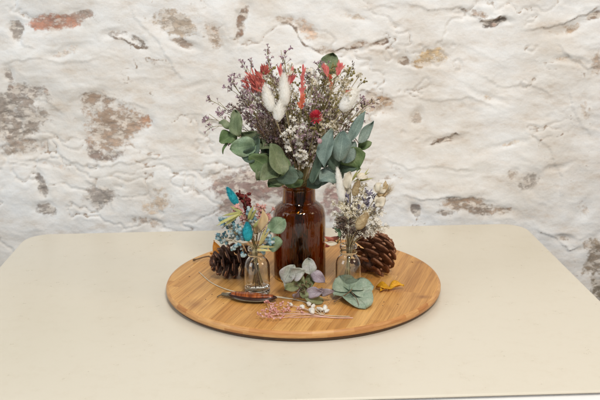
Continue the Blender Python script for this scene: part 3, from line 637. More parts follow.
eucalyptus(BV, [(288, 180, -.02), (276, 172, -.035), (264, 166, -.045), (256, 160, -.05)], [
    (259, 162, -.055, 21, 19, 150, 'euc_olive', dict(tilt=.25, fold=.2, wav=.2)), (277, 159, -.06, 30, 17, 112, 'euc_green', dict(roll=-.35, fold=.3, wav=.15)),
    (270, 172, -.058, 22, 16, 215, 'euc_green', dict(tilt=.3)), (286, 175, -.055, 24, 17, 170, 'euc_dark', dict(roll=.3)), (292, 181, -.035, 20, 13, 185, 'euc_olive', dict(tilt=.4)), (278, 178, -.05, 18, 13, 200, 'euc_green', dict(roll=-.4)), (297, 172, -.045, 15, 9, 120, 'euc_dark', dict(roll=.5)), (268, 152, -.04, 18, 12, 100, 'euc_dark', dict(roll=.5)), (262, 172, -.052, 18, 13, 235, 'euc_green', dict(tilt=.3)), (283, 166, -.05, 20, 12, 75, 'euc_olive', dict(roll=.5)), (250, 155, -.05, 18, 13, 175, 'euc_dark', dict(roll=-.4)), (269, 162, -.045, 22, 14, 130, 'euc_green', dict(roll=.2)), (276, 181, -.045, 18, 12, 220, 'euc_olive', dict(roll=.3))],
    'green eucalyptus sprig with broad leaves resting low on the bottle rim', group='eucalyptus sprigs in the brown bottle')
eucalyptus(BV, [(312, 178, -.02), (324, 162, -.035), (340, 148, -.04), (352, 136, -.04), (362, 122, -.035)], [
    (329, 148, -.055, 36, 14, 78, 'euc_blue', dict(roll=.45, fold=.4, wav=.2, shape='angular')), (341, 146, -.06, 28, 17, 80, 'euc_blue', dict(fold=.2, curl=.2)),
    (357, 128, -.045, 34, 9.5, 62, 'euc_blue', dict(shape='lance', fold=.35, roll=.2)), (366, 132, -.04, 24, 9, 56, 'euc_blue', dict(shape='lance', fold=.3, roll=-.3)),
    (317, 169, -.05, 28, 9, 72, 'euc_dark', dict(roll=.6, fold=.5)), (329, 176, -.05, 20, 18, 205, 'euc_blue', dict(tilt=.3, fold=.2, wav=.3)), (322, 158, -.04, 18, 11, 110, 'euc_dark', dict(roll=.3)), (316, 181, -.035, 20, 12, 30, 'euc_dark', dict(tilt=.4)), (324, 182, -.03, 18, 12, -10, 'euc_blue', dict(roll=.4)), (334, 160, -.05, 20, 12, 100, 'euc_dark', dict(roll=-.3)), (349, 152, -.05, 22, 14, 60, 'euc_blue', dict(roll=.4))],
    'blue grey eucalyptus sprig fanning upward on the side of the cream posy', group='eucalyptus sprigs in the brown bottle')
eucalyptus(BV, [(318, 178, -.01), (336, 168, -.02), (352, 158, -.025), (362, 150, -.025)], [
    (353, 158, -.045, 24, 24, 300, 'euc_olive', dict(shape='angular', tilt=.2, fold=.15)), (365, 145, -.03, 13, 9, 20, 'euc_olive', dict(fold=.4)), (346, 167, -.035, 26, 14, 190, 'euc_dark', dict(tilt=-.3)),
    (338, 170, -.035, 18, 14, 250, 'euc_dark', dict(roll=.3))],
    'olive green eucalyptus sprig with one square drooping leaf behind the blue grey sprig', group='eucalyptus sprigs in the brown bottle')
eucalyptus(BV, [(308, 150, .02), (320, 100, .03), (327, 74, .035)], [(329.5, 65, .035, 22, 17, 75, 'euc_green', dict(roll=.2, fold=.15))],
    'tall eucalyptus stem with a single round leaf above the coral tips', group='eucalyptus sprigs in the brown bottle', r=.0008)

# ---- large bouquet : white bunny tails
tail(BV, ((272, 112), (264.5, 84)), -.062, 'white bunny tail leaning left among the purple florets of the large bouquet', 'tail_white', wid=.0080, hairlen=.0055, hairs=1500)
tail(BV, ((285, 106), (284, 71)), -.060, 'tall upright white bunny tail in front of the coral petals of the large bouquet', 'tail_white', wid=.0084, hairlen=.0055, hairs=1500)
tail(BV, ((277, 122), (281, 100)), -.066, 'short white bunny tail low between the two taller ones of the large bouquet', 'tail_white', wid=.0080, hairlen=.006, hairs=1200)
tail(BV, ((341, 111), (359, 87)), -.050, 'plump white bunny tail leaning toward the blue grey eucalyptus of the large bouquet', 'tail_white', wid=.0112, hairlen=.005, hairs=1600)

# ---- large bouquet : coral, red and orange dyed heads
def bract_head(v, c_px, Y, ang, label, mat, n=9, L_=0.015, w=0.0026, spread=0.5, along=0.012, name='dyed_ruscus', cat='dried flower', group=None, smat='stem_green', ball=0.0):
    c = at(c_px[0], c_px[1], Y); a = R(ang); d = (Vector((1, 0, 0)) * math.cos(a) + Vector((0, .256, .966)) * math.sin(a)); base = c - d * along * 0.7
    pts = v.path(base, 0.3); root = thing(name, pts[0], label, cat, group); S = MB(); S.tube(pts + [c + d * along * .5], 0.0006, 0.0004, 5); S.build('stem', M[smat], root)
    B = MB()
    for i in range(n):
        u = i / max(1, n - 1); p = base + d * along * u * 1.3
        if ball: p = c - d * ball * .5 + rv() * ball * random.uniform(.2, 1)
        dd = (d * (1.0 + .5 * u) + rv() * spread).normalized(); B.bract(p, dd, L_ * random.uniform(.7, 1.1), w * random.uniform(.8, 1.15), (NRM + rv() * .6))
    B.build('bracts', M[mat], root, smooth=False); return root
G2 = 'dyed red and coral heads in the large bouquet'
bract_head(BV, (253, 80), -.045, 125, 'wide red dyed flower head at the upper left of the large bouquet', 'red', 150, .009, .0010, .6, .018, 'dyed_thistle_head', group=G2, ball=.0125)
bract_head(BV, (265, 70), -.03, 80, 'small red dyed head beside the wide red one', 'red', 60, .008, .0010, .7, .012, 'dyed_thistle_head', group=G2, ball=.006)
bract_head(BV, (290, 82), -.045, 78, 'coral petals just behind the tall white bunny tail', 'coral', 16, .016, .0015, .35, .008, group=G2)
bract_head(BV, (281, 75), -.050, 100, 'pink petals left of the tall white bunny tail tip', 'coral', 6, .012, .0019, .35, .005, group=G2)
bract_head(BV, (302.5, 84), -.055, 86, 'narrow upright coral spike at the middle of the large bouquet', 'coral', 26, .009, .0013, .6, .024, group=G2)
bract_head(BV, (301.5, 103), -.065, 80, 'orange dyed head below the narrow coral spike', 'orange', 26, .007, .0013, .9, .010, group=G2)
bract_head(BV, (327, 74), -.02, 108, 'coral petal fan left under the round green leaf', 'coral', 22, .012, .0015, .5, .007, group=G2)
bract_head(BV, (338, 73), -.02, 72, 'coral petal fan right under the round green leaf', 'coral', 22, .012, .0015, .5, .007, group=G2)
bract_head(BV, (331, 84), -.03, 90, 'rusty orange head under the two coral petal fans', 'orange', 22, .007, .0012, .8, .012, group=G2)
bract_head(BV, (345, 98), -.02, 60, 'rusty orange head tucked behind the plump bunny tail', 'orange', 12, .008, .0018, .8, .010, group=G2)
def amaranth(px, Y, label, r=.0085):
    c = at(px[0], px[1], Y); pts = BV.path(c - Vector((0, 0, r)), 0.3); root = thing('globe_amaranth', pts[0], label, 'dried flower', G2); S = MB(); S.tube(pts + [c], .0007, .0006, 5); S.build('stem', M['stem_green'], root); B = MB()
    for i in range(90):
        z = 1 - 2 * (i + .5) / 90; ph = i * 2.39996; q = Vector((math.cos(ph) * math.sqrt(1 - z * z), math.sin(ph) * math.sqrt(1 - z * z), z)); B.bract(c + q * r * .45, (q + Vector((0, 0, .5)) + rv() * .15), r * .62, r * .16, Vector((0, 0, 1)))
    B.build('flower_head', M['amaranth'], root, smooth=False)
amaranth((316, 117), -.072, 'round crimson globe flower in the centre of the large bouquet')

# ---- large bouquet : filler sprays.  (x, y, Y) of each tip
GP = 'purple statice sprigs in the large bouquet'; GW = 'cream filler sprigs in the large bouquet'; GS = 'brown seed sprigs in the large bouquet'
sp = lambda *a, **k: spray('statice_sprig', BV, *a, **k)
for (x, y, Y, lab) in [
    (209, 114, -.02, 'thin purple statice sprig reaching furthest left of all'), (219, 102, .0, 'purple statice sprig arching left above the furthest left one'),
    (232, 82, .0, 'purple statice sprig rising at the upper left edge of the bouquet'), (246, 66, .02, 'purple statice sprig above the wide red flower head'),
    (268, 58, .03, 'purple statice sprig behind the small red head'), (281, 50, .0, 'tallest thin statice twig with one dark purple bud at its tip'), (366, 108, .0, 'purple statice sprig poking out beyond the plump white bunny tail')]:
    thin = x == 281
    sp(at(x, y, Y), lab, 'dried flower', M['purple'], M['stem_green'], GP, n=5 if thin else 9, spread=.022 if thin else .036, fl=3 if thin else 7, size=.0022 if not thin else .0028, start=.66, bend=.35)
SHP = 'purple statice sprig packed among the cream filler of the large bouquet'; SHW = 'cream filler sprig packed among the purple statice of the large bouquet'; SHS = 'brown seed sprig packed into the heart of the large bouquet'; SHM = 'mauve grey statice sprig packed into the heart of the large bouquet'
def scatter(n, f):
    for i in range(n): f(i)
ctr = lambda: None
def tip_in(cx, cy, rx, ry, Y0, Y1):
    while True:
        a, b = random.uniform(-1, 1), random.uniform(-1, 1)
        if a * a + b * b < 1: return at(cx + a * rx, cy + b * ry, random.uniform(Y0, Y1))
for i in range(25):
    sp(tip_in(298, 92, 68, 37, -.060, .06), SHP, 'dried flower', M['purple'], M['stem_green'], GP, n=12, spread=.032, fl=8, size=.0020, start=.42)
for i in range(10):
    sp(tip_in(258, 98, 36, 24, -.055, .02), SHM, 'dried flower', M['mauve'], M['stem_brown'], 'mauve grey statice sprigs in the large bouquet', n=10, spread=.030, fl=7, size=.0020, start=.45)
for i in range(16):
    spray('filler_sprig', BV, tip_in(302, 92, 62, 36, -.05, .06), 'olive stemmed filler sprig between the flowers of the large bouquet', 'dried foliage', M['olive'], M['stem_green'], 'olive filler sprigs in the large bouquet', n=12, spread=.028, fl=6, size=.0017, start=.35, kind='bud')
for i in range(26):
    spray('filler_sprig', BV, tip_in(308, 92, 60, 38, -.064, .05), SHW, 'dried flower', M['cream'], M['stem_straw'], GW, n=12, spread=.029, fl=9, size=.0019, start=.42)
for (x, y, Y, lab) in [(298, 118, -.072, 'cream filler sprig standing front and centre below the orange head'), (286, 128, -.074, 'cream filler sprig at the front below the short bunny tail'), (300, 150, -.05, 'short cream filler sprig rising straight from the bottle neck'), (322, 66, .02, 'cream filler sprig left of the round green leaf'), (312, 70, .0, 'cream filler sprig above the narrow coral spike')]:
    spray('filler_sprig', BV, at(x, y, Y), lab, 'dried flower', M['white'], M['stem_straw'], GW, n=12, spread=.022, fl=8, size=.0019, start=.62)
for i in range(7):
    spray('seed_sprig', BV, tip_in(268, 126, 17, 12, -.070, -.045), 'brown seed sprig bunched above the green eucalyptus of the large bouquet', 'dried flower', M['seed'], M['stem_brown'], GS, n=9, spread=.018, fl=6, size=.0014, start=.6, kind='ear')
for i in range(6):
    spray('seed_sprig', BV, tip_in(332, 112, 24, 24, -.05, .02), SHS, 'dried flower', M['seed'], M['stem_green'], GS, n=9, spread=.022, fl=6, size=.0012, start=.5, kind='ear')
spray('seed_sprig', BV, at(371, 100, .0), 'brown seed sprig sticking out above the blue grey eucalyptus tips', 'dried flower', M['seed'], M['stem_green'], GS, n=8, spread=.022, fl=6, size=.0013, start=.6, kind='ear')
spray('seed_sprig', BV, at(352, 66, .03), 'brown seed sprig rising beyond the coral petal fans', 'dried flower', M['seed'], M['stem_green'], GS, n=8, spread=.024, fl=5, size=.0013, start=.6, kind='ear')
# small lilac bead low in the bouquet
c = at(319.5, 141, -.07); pts = BV.path(c, .3); rt = thing('dried_bud', pts[0], 'single lilac bead shaped bud beside the blue grey eucalyptus', 'dried flower'); S = MB(); S.tube(pts, .0005, .0004, 5); S.build('stem', M['stem_green'], rt)
B = MB(); B.blob(c, (0, 0, 1), .0032, .0030, nu=8, nv=10); B.build('bud', simple('lilac_bud', [(188, 156, 160)], .7), rt)

# ---- posy in the teal jar
GT = 'dried stems of the teal posy'
tail(LV, ((237.5, 205), (226, 186)), -.055, 'teal dyed bunny tail leaning out at the top of the teal posy', 'tail_teal', hairlen=.0030, wid=.0066, hairs=1300, group='teal bunny tails')
tail(LV, ((248, 241), (247, 221)), -.078, 'teal dyed bunny tail at the front of the teal posy over the jar', 'tail_teal', hairlen=.0030, wid=.0084, hairs=1500, group='teal bunny tails')
def cluster(v, px, Y, rx, n, label, mat, size, smat='stem_brown', kind='floret', name='dried_flower_sprig', group=GT):
    return spray(name, v, at(px[0], px[1] + rx * .3, Y), label, 'dried flower', M[mat], M[smat], group, n=n + 3, spread=rx * .00125 * 1.7, fl=8, size=size, start=.72, kind=kind, r=.0005)
cluster(LV, (243, 194), -.05, 8, 9, 'dark maroon dried flower cluster next to the teal tip', 'maroon', .0021, kind='bud')
cluster(LV, (245, 201), -.05, 7, 6, 'dark maroon dried flower cluster just under the taller maroon one', 'maroon', .0020, kind='bud')
cluster(LV, (236, 209), -.062, 7, 6, 'pink floret sprig at the left of the teal posy below its leaning tail', 'pink', .0018)
cluster(LV, (261, 205), -.055, 9, 8, 'pink floret sprig at the right top of the teal posy', 'pink', .0018)
cluster(LV, (270, 210), -.05, 6, 5, 'pink floret sprig nearest to the brown bottle', 'pink', .0017)
for px, Y, lab in [((219, 236), -.06, 'blue floret sprig hanging out furthest left above the dark pine cone'), ((224, 219), -.06, 'blue floret sprig below the leaning teal tail'), ((234, 230), -.072, 'blue floret sprig just left of the front teal tail'), ((250, 208), -.065, 'blue floret sprig in the middle between the maroon and pink clusters'),
                   ((268, 238), -.078, 'blue floret sprig in front of the lower round leaf'), ((240, 242), -.074, 'blue floret sprig low at the left over the jar rim'), ((258, 244), -.076, 'blue floret sprig low right of the front teal tail')]:
    cluster(LV, px, Y, 8, 7, lab, 'blue', .0021, 'stem_straw', kind='ball')
for px, Y, lab in [((233, 222), -.064, 'cream floret sprig among the blue ones left of the front teal tail'), ((256, 226), -.066, 'cream floret sprig right of the front teal tail')]:
    cluster(LV, px, Y, 8, 7, lab, 'cream', .0020, 'stem_straw')
def blades(v, blds, label, mat, name='dried_grass', group=GT, w=.0016):
    pts = v.path(at(*blds[0][0]), .2); root = thing(name, pts[0], label, 'dried foliage', group); S = MB(); S.tube(pts, .0005, .0004, 5); S.build('stem', M['stem_green'], root)
    B = MB()
    for (b, t) in blds:
        b = at(*b); t = at(*t); B.leaf(b, t, NRM + rv() * .3, w, 'lance', random.uniform(-.1, .2), .4, .05, nu=8, nv=2)
    B.build('blades', M[mat], root, solid=.0002); return root
blades(LV, [((243, 214, -.07), (218, 223, -.08)), ((242, 212, -.07), (222, 216, -.07)), ((240, 214, -.07), (224, 226, -.08)), ((243, 213, -.07), (230, 206, -.06)), ((241, 213, -.072), (216, 226, -.085))], 'yellow green blade tuft fanning left out of the teal posy', 'green_straw')
blades(LV, [((248, 220, -.07), (254, 205, -.075)), ((249, 222, -.07), (257, 208, -.07)), ((253, 228, -.075), (261, 219, -.08)), ((254, 226, -.07), (266, 214, -.07))], 'yellow green blade tuft pointing up behind the front teal tail', 'green_straw', w=.0018)
blades(LV, [((259, 246, -.08), (270, 230, -.09)), ((258, 247, -.08), (275, 247, -.09)), ((259, 246, -.08), (268, 224, -.085)), ((256, 250, -.08), (272, 251, -.09))], 'pale straw blade tuft leaning right over the lower round leaf', 'straw')
rt = eucalyptus(LV, [(255, 243, -.065), (259, 230, -.07), (262, 222, -.07)], [(262, 220, -.078, 20, 8.5, 84, 'petal_tan', dict(shape='lance', fold=.4, name='pod_leaf')), (258, 226, -.07, 15, 5, 70, 'petal_tan', dict(shape='lance', fold=.4, name='pod_leaf'))], 'tan papery pod standing in the teal posy', name='papery_pod_sprig', group=GT, r=.0006)
eucalyptus(LV, [(262, 244, -.055), (270, 234, -.055)], [(277.5, 225.5, -.06, 18, 15, 40, 'euc_small', dict(fold=.1, roll=.2))], 'upper round eucalyptus leaf of the teal posy in front of the brown bottle', group=GT, r=.0006)
eucalyptus(LV, [(262, 248, -.065), (268, 245, -.07)], [(274.5, 243, -.072, 15, 14, 10, 'euc_small', dict(fold=.12, tilt=.2))], 'lower round eucalyptus leaf of the teal posy beside the jar rim', group=GT, r=.0006)

# ---- posy in the cream jar
GC = 'dried stems of the cream posy'
tail(RV, ((343, 204), (336.5, 164)), -.055, 'tall narrow white bunny tail of the cream posy', 'tail_white', hairlen=.0035, wid=.0070, hairs=1500, group='bunny tails of the cream posy')
tail(RV, ((357, 229), (368, 212)), -.078, 'plump tan bunny tail at the front of the cream posy', 'tail_tan', hairlen=.0032, wid=.0086, hairs=1300, group='bunny tails of the cream posy')
tail(RV, ((354, 196), (359, 179)), -.055, 'tan bunny tail high in the cream posy beside the tall white one', 'tail_tan', hairlen=.003, wid=.0066, hairs=1100, group='bunny tails of the cream posy')
rc = lambda px, Y, rx, n, lab, mat, size, **k: cluster(RV, px, Y, rx, n, lab, mat, size, group=GC, **k)
rc((345, 206), -.06, 12, 12, 'cream statice sprig below the tall white tail', 'cream', .0024, smat='stem_straw'); rc((352, 212), -.066, 11, 11, 'cream statice sprig in the middle of the cream posy', 'cream', .0023, smat='stem_straw')
rc((340, 216), -.062, 9, 8, 'cream statice sprig at the left edge beside the brown bottle', 'white', .0022, smat='stem_straw'); rc((367, 206), -.055, 9, 7, 'cream statice sprig behind the plump tan tail', 'cream', .0022, smat='stem_straw')
rc((347, 220), -.072, 9, 8, 'dark seed sprig left of the plump tan tail', 'seed', .0015, kind='ear'); rc((341, 226), -.068, 7, 6, 'dark seed sprig lowest at the left of the cream posy', 'seed', .0015, kind='ear')
rc((360, 228), -.07, 7, 6, 'dark seed sprig below the plump tan tail', 'seed', .0015, kind='ear')
rc((366, 194), -.055, 8, 2, 'lavender sprig right of the upper tan tail', 'lavender', .0018, kind='ear'); rc((373, 199), -.05, 8, 2, 'lavender sprig nearest the white petals', 'lavender', .0018, kind='ear'); rc((362, 188), -.052, 10, 9, 'cream statice sprig behind the upper tan tail', 'cream', .0021, smat='stem_straw'); rc((378, 212), -.055, 10, 8, 'cream statice sprig below the round papery bloom', 'white', .0022, smat='stem_straw'); rc((350, 196), -.056, 6, 5, 'lavender sprig between the white tail and the upper tan tail', 'lavender', .0017, kind='ear')
rc((375, 220), -.062, 9, 9, 'white floret sprig resting on top of the reddish brown pine cone', 'white', .0026, smat='stem_straw'); rc((383, 224), -.058, 6, 6, 'white floret sprig furthest right over the reddish brown pine cone', 'white', .0025, smat='stem_straw')
blades(RV, [((351, 182, -.05), (362, 168, -.05)), ((353, 182, -.05), (370, 172, -.05)), ((356, 182, -.05), (374, 178, -.05)), ((352, 180, -.05), (358, 170, -.05)), ((358, 184, -.05), (369, 168, -.05))], 'olive grass tuft topping the cream posy', 'green_straw', group=GC, w=.0010)
def papery(label, px, Y, petals, mat, group=GC, v=RV, w=5):
    P = at(px[0], px[1], Y); pts = v.path(P, .25); root = thing('papery_flower', pts[0], label, 'dried flower', group); S = MB(); S.tube(pts, .0006, .0005, 5); S.build('stem', M['stem_straw'], root)
    for (cx, cy, ln, wd, ang) in petals: leaf_px(root, cx, cy, Y - random.uniform(0, .006), ln, wd, ang, mat, shape='round', fold=.4, curl=.3, name='petal', roll=random.uniform(-.4, .4))
papery('pair of white papery petals at the upper right of the cream posy', (379, 192), -.05, [(379, 187, 9, 7, 50), (382, 190, 8, 6, 10), (376, 189, 8, 5, 110)], 'petal_cream')
papery('round white papery bloom right of the lavender', (378, 205), -.052, [(381, 201, 10, 9, 30), (379, 204, 8, 6, -20), (377, 200, 8, 5, 90)], 'petal_cream')
papery('pale papery petal leaning on the tall white tail of the cream posy', (350, 190), -.05, [(349, 180, 16, 8, 80), (346, 189, 12, 6, 100)], 'petal_cream')
papery('tan papery petals capped white high in the cream posy', (360, 182), -.05, [(361, 176, 9, 6, 10), (364, 178, 7, 5, 0)], 'petal_cream')
papery('tan dried bract cone pointing right in the cream posy', (378, 200), -.045, [(383, 190, 14, 5, 50), (385, 192, 14, 4, 42), (380, 193, 13, 4, 62), (384, 186, 10, 4, 75)], 'petal_tan')
# wispy plume
P0 = at(382, 197, -.045); pts = RV.path(P0, .25); rt = thing('plume_grass', pts[0], 'wispy cream plume trailing furthest right out of the cream posy', 'dried foliage', GC); S = MB(); S.tube(pts + [at(388, 188, -.04)], .0005, .0003, 5); S.build('stem', M['stem_straw'], rt); B = MB()
for i in range(170):
    b = at(384 + random.uniform(-3, 3), 193 + random.uniform(-4, 5), -.045); t = at(random.uniform(384, 397), random.uniform(180, 193), -.045 + random.uniform(-.01, .01)); sd = (t - b).cross(rv()).normalized() * .00018; t2 = b.lerp(t, .6) + rv() * .001
    B.add([b - sd, b + sd, t2 + sd, t2 - sd, t], [(0, 1, 2, 3), (3, 2, 4)])
B.build('plume', M['feather'], rt)
# reddish star leaf and pale bud over the jar's left shoulder
eucalyptus(RV, [(342, 243, -.06), (336, 243, -.064)], [(331, 243, -.064, 12, 4, 172, 'petal_cream', dict(shape='lance', fold=.4)), (329, 241, -.058, 10, 4, 195, 'red_leaf', dict(shape='lance')), (330, 239, -.056, 11, 4, 155, 'red_leaf', dict(shape='lance')), (335, 238, -.056, 12, 4, 10, 'red_leaf', dict(shape='lance')), (328, 245, -.06, 7, 4, 220, 'red_leaf', dict(shape='lance')),
    (339, 233, -.066, 10, 4, 110, 'euc_small', dict(shape='lance')), (337, 229, -.064, 9, 3.4, 130, 'euc_small', dict(shape='lance'))], 'reddish leaved sprig leaning out left over the cream posy jar', group=GC, r=.0006)

# ================================================================== PINE CONES
def cone_mat(name, a, b_, c_):
    m, nt, N, L, b = newmat(name); n = noise(nt, 260, 5, texco(nt), .65); g = N.new('ShaderNodeNewGeometry')
    c = ramp(nt, [(.3, srgb(*a)), (.5, srgb(*b_)), (.72, srgb(*c_))], n); c = mixc(nt, 1.0, c, ramp(nt, [(0, (.75, .75, .75, 1)), (1, (1.15, 1.12, 1.1, 1))], g.outputs['Random Per Island']), 'MULTIPLY')
    L.new(c, b.inputs['Base Color']); b.inputs['Roughness'].default_value = .7; bump(nt, n, .9, .0012); return m
M['cone_dark'] = cone_mat('dark_cone_scales', (50, 32, 24), (78, 50, 38), (124, 86, 64)); M['cone_red'] = cone_mat('reddish_cone_scales', (96, 60, 40), (130, 86, 60), (172, 124, 92))
M['cone_tip'] = cone_mat('cone_scale_tips', (118, 78, 56), (164, 116, 86), (196, 152, 118))
def pine_cone(c, axis, Lc, Rm, n, label, mat, s_w, s_t, open_, group, stalk=None, curl=.25, fwd=None, smooth_=True):
    d, a, b = frame(axis); c = Vector(c); base = c - d * Lc / 2; root = thing('pine_cone', (c.x, c.y, TOP), label, 'pine cone', group)
    core = MB(); core.tube([base + d * Lc * t for t in (0.05, .3, .6, .9)], Rm * .28, Rm * .1, 10); core.build('core', M['cone_dark'], root); S = MB(); T = MB()
    for i in range(n):
        t = (i + .5) / n; ph = i * 2.39996; rad = a * math.cos(ph) + b * math.sin(ph); env = Rm * (math.sin(math.pi * (0.14 + .84 * t) ** .85) ** .6)
        p = base + d * Lc * (.06 + .82 * t) + rad * Rm * .15; o_ = open_ * (1 - 1.0 * t) + .25; q = (rad * math.cos(1.2 * (t - .12)) + d * (math.sin(1.2 * (t - .12)) + (0.25 - open_ * .3))).normalized()
        if fwd is not None: q = (rad + d * (fwd + .9 * t * t) + rv() * .08).normalized()
        Ls = max(.004, env * 0.92 - Rm * .1); sd = d.cross(rad).normalized(); nn = q.cross(sd).normalized(); nn = nn if nn.dot(d) > 0 else -nn
        w = s_w * (.55 + .6 * math.sin(math.pi * t ** .8)) * random.uniform(.9, 1.1); vs = []; K = 10
        secs = ((0, .30, .6), (.4, .62, .6), (.78, .95, .8), (.93, 1.0, 1.7), (1.0, .78, 1.4), (1.06, .22, .6)) if not smooth_ else ((0, .30, .6), (.35, .6, .6), (.7, .95, .9), (.88, 1.0, 1.25), (.97, .84, 1.1), (1.03, .5, .5))
        for (u, ww, th) in secs:
            cc = p + q * Ls * u + nn * curl * Ls * u * u * (-.5 if u > .6 else .2)
            for k in range(K):
                an = 6.283 * k / K; vs.append(cc + sd * math.cos(an) * w * ww + nn * math.sin(an) * s_t * th)
        fs = []
        for r_ in range(5):
            for k in range(K): fs.append((r_ * K + k, r_ * K + (k + 1) % K, (r_ + 1) * K + (k + 1) % K, (r_ + 1) * K + k))
        fs += [tuple(range(K))[::-1], tuple(5 * K + k for k in range(K))]; S.add(vs, fs)
        tp = p + q * Ls * 1.0; T.blob(tp, sd, w * (.5 if smooth_ else .26), s_t * (.7 if smooth_ else 1.1), .22, 6, 8)
    S.build('scales', M[mat], root, smooth=smooth_); T.build('scale_tips', M['cone_tip'], root)
    if stalk:
        s_ = MB(); s_.tube(bez(stalk, 12), .0013, .0010, 7); s_.blob(stalk[-1], Vector(stalk[-1]) - Vector(stalk[-2]), .0022, .0018); s_.build('stalk', M['stem_brown'], root)
    return root
GCn = 'pine cones on the tray'
cl = on(228, 266, TOP + .02)
CLc = Vector((-.0925, .006, TOP + .0215))
pine_cone(CLc, (-.86, -.46, .02), .068, .0245, 36, 'dark brown open pine cone lying behind the teal posy jar', 'cone_dark', .0098, .0010, .8, GCn,
    [CLc + Vector((-.008, .012, -.004)), CLc + Vector((-.028, .040, -.012)), (-.1290, .072, TOP + .006), (-.1480, .066, TOP + .003)], fwd=.45)
CRc = Vector((.0935, .018, TOP + .0275))
pine_cone(CRc, (.45, .62, .62), .054, .0290, 46, 'reddish brown rounded pine cone behind the cream posy jar', 'cone_red', .0102, .0013, .45, GCn, curl=.55, smooth_=False)

# ================================================================== LOOSE THINGS LYING ON THE TRAY
def flat_leaf(mb, bx, by, tx, ty, z0, z1, w, shape, **k):
    b = on(bx, by, z0); t = on(tx, ty, z1); mb.leaf(b, t, (0, -.25, 1), w, shape, **k)
# hydrangea head
rt = thing('hydrangea_head', on(306, 298, TOP), 'dried grey mauve hydrangea head lying in front of the brown bottle', 'dried flower')
hb = on(308, 296, TOP + .008)
for (cx, cy, Y, ln, wd, ang, mat, kw) in [
    (289, 274, -.078, 17, 12, 60, 'hyd', dict(roll=.3, fold=.25)), (297, 273, -.085, 13, 11, 20, 'hyd', dict(tilt=.3, fold=.2)), (309, 266.5, -.075, 13, 11, 95, 'hyd', dict(tilt=-.1, fold=.2)),
    (318, 277, -.082, 14, 9, -40, 'hyd_mauve', dict(fold=.3, tilt=.2)), (315, 292, -.096, 13, 9, 10, 'hyd_mauve', dict(tilt=.5, fold=.2)), (326, 291, -.090, 13, 6.5, 5, 'hyd_mauve', dict(tilt=.3, fold=.4)),
    (314, 299, -.094, 16, 7, 165, 'hyd_green', dict(tilt=.3, fold=.3)), (293, 286, -.082, 14, 9, 200, 'hyd_green', dict(fold=.3)), (303, 283, -.082, 13, 9, 110, 'hyd_green', dict(roll=.5)), (286, 283, -.078, 11, 7, 130, 'hyd', dict(roll=-.3)),
    (306, 291, -.088, 13, 10, 250, 'hyd_green', dict(roll=-.4)), (299, 293, -.086, 12, 9, 220, 'hyd_mauve', dict(roll=.4)), (311, 281, -.076, 13, 9, 60, 'hyd_green', dict(roll=.3))]:
    leaf_px(rt, cx, cy, Y, ln * 1.15, wd * 1.2, ang, mat, wav=.3, curl=.25, name='petal', **kw)
S = MB()
for i in range(16):
    q = hb + Vector((random.uniform(-.022, .018), random.uniform(-.008, .008), random.uniform(.0, .022))); S.tube(bez([hb + rv() * .002, hb.lerp(q, .5) + rv() * .002, q], 6), .0006, .0004, 5); S.blob(q, rv(), .0013, .0012)
S.tube(bez([hb, on(296, 291, TOP + .004), on(284, 290, TOP + .0015)], 8), .0010, .0009, 6); S.build('stem', M['stem_brown'], rt)
# frosted eucalyptus leaves lying flat
rt = thing('eucalyptus_sprig', on(352, 293, TOP), 'sprig of frosted round eucalyptus leaves lying flat before the cream posy jar', 'dried foliage')
for (a, w, sh, z0, z1, k) in [((350, 292, 338, 277), .0155, 'round', .006, .020, dict(tipup=.05)), ((349, 292, 334, 296), .012, 'round', .004, .007, {}), ((350, 291, 374, 287), .0165, 'round', .008, .012, {}), ((352, 293, 366, 307), .0155, 'round', .004, .004, {}), ((350, 291, 358, 280), .013, 'heart', .008, .016, {})]:
    mb = MB(); flat_leaf(mb, *a, TOP + z0, TOP + z1, w * 1.18, sh, curl=.08, fold=.12, wav=.12, **k); mb.build('leaf', M['euc_tray'], rt, solid=.0004)
S = MB(); S.tube(bez([on(334, 302, TOP + .0045), on(342, 297, TOP + .007), on(350, 291.5, TOP + .0125), on(352, 289, TOP + .014)], 12), .0008, .0006, 6)
S.tube(bez([on(351, 292, TOP + .010), on(356, 298, TOP + .009), on(359, 305, TOP + .006)], 8), .0005, .0004, 5); S.build('stem', M['stem_brown'], rt)
# yellow leaf
rt = thing('fallen_leaf', on(389, 288, TOP), 'small curled yellow leaf lying right of the frosted eucalyptus leaves', 'leaf', 'fallen leaves on the tray')
for a, w, z in [((376, 287, 391, 289), .0055, .005), ((388, 289, 404, 285), .0060, .006), ((386, 288.5, 380, 291), .0035, .003)]:
    mb = MB(); flat_leaf(mb, *a, TOP + .002, TOP + z, w, 'lance', curl=.15, fold=.5, wav=.3); mb.build('lobe', M['yellow_leaf'], rt, solid=.0003)
# orange leaf behind the dark cone
rt = thing('fallen_leaf', (-.112, .035, TOP), 'pointed orange leaf standing up behind the dark pine cone', 'leaf', 'fallen leaves on the tray')
for (cx, cy, ln, wd, ang) in [(217.5, 250, 19, 8, 110), (216, 255, 12, 5, 165), (222, 253, 13, 6, 75)]: leaf_px(rt, cx, cy, .034, ln, wd, ang, 'orange_leaf', shape='lance', fold=.3, wav=.3, name='lobe')
mb = MB(); mb.tube(bez([at(220, 259, .034), at(222, 264, .034), on(222, 268, TOP + .001)], 6), .0006, .0005, 5); mb.build('stem', M['stem_brown'], rt)
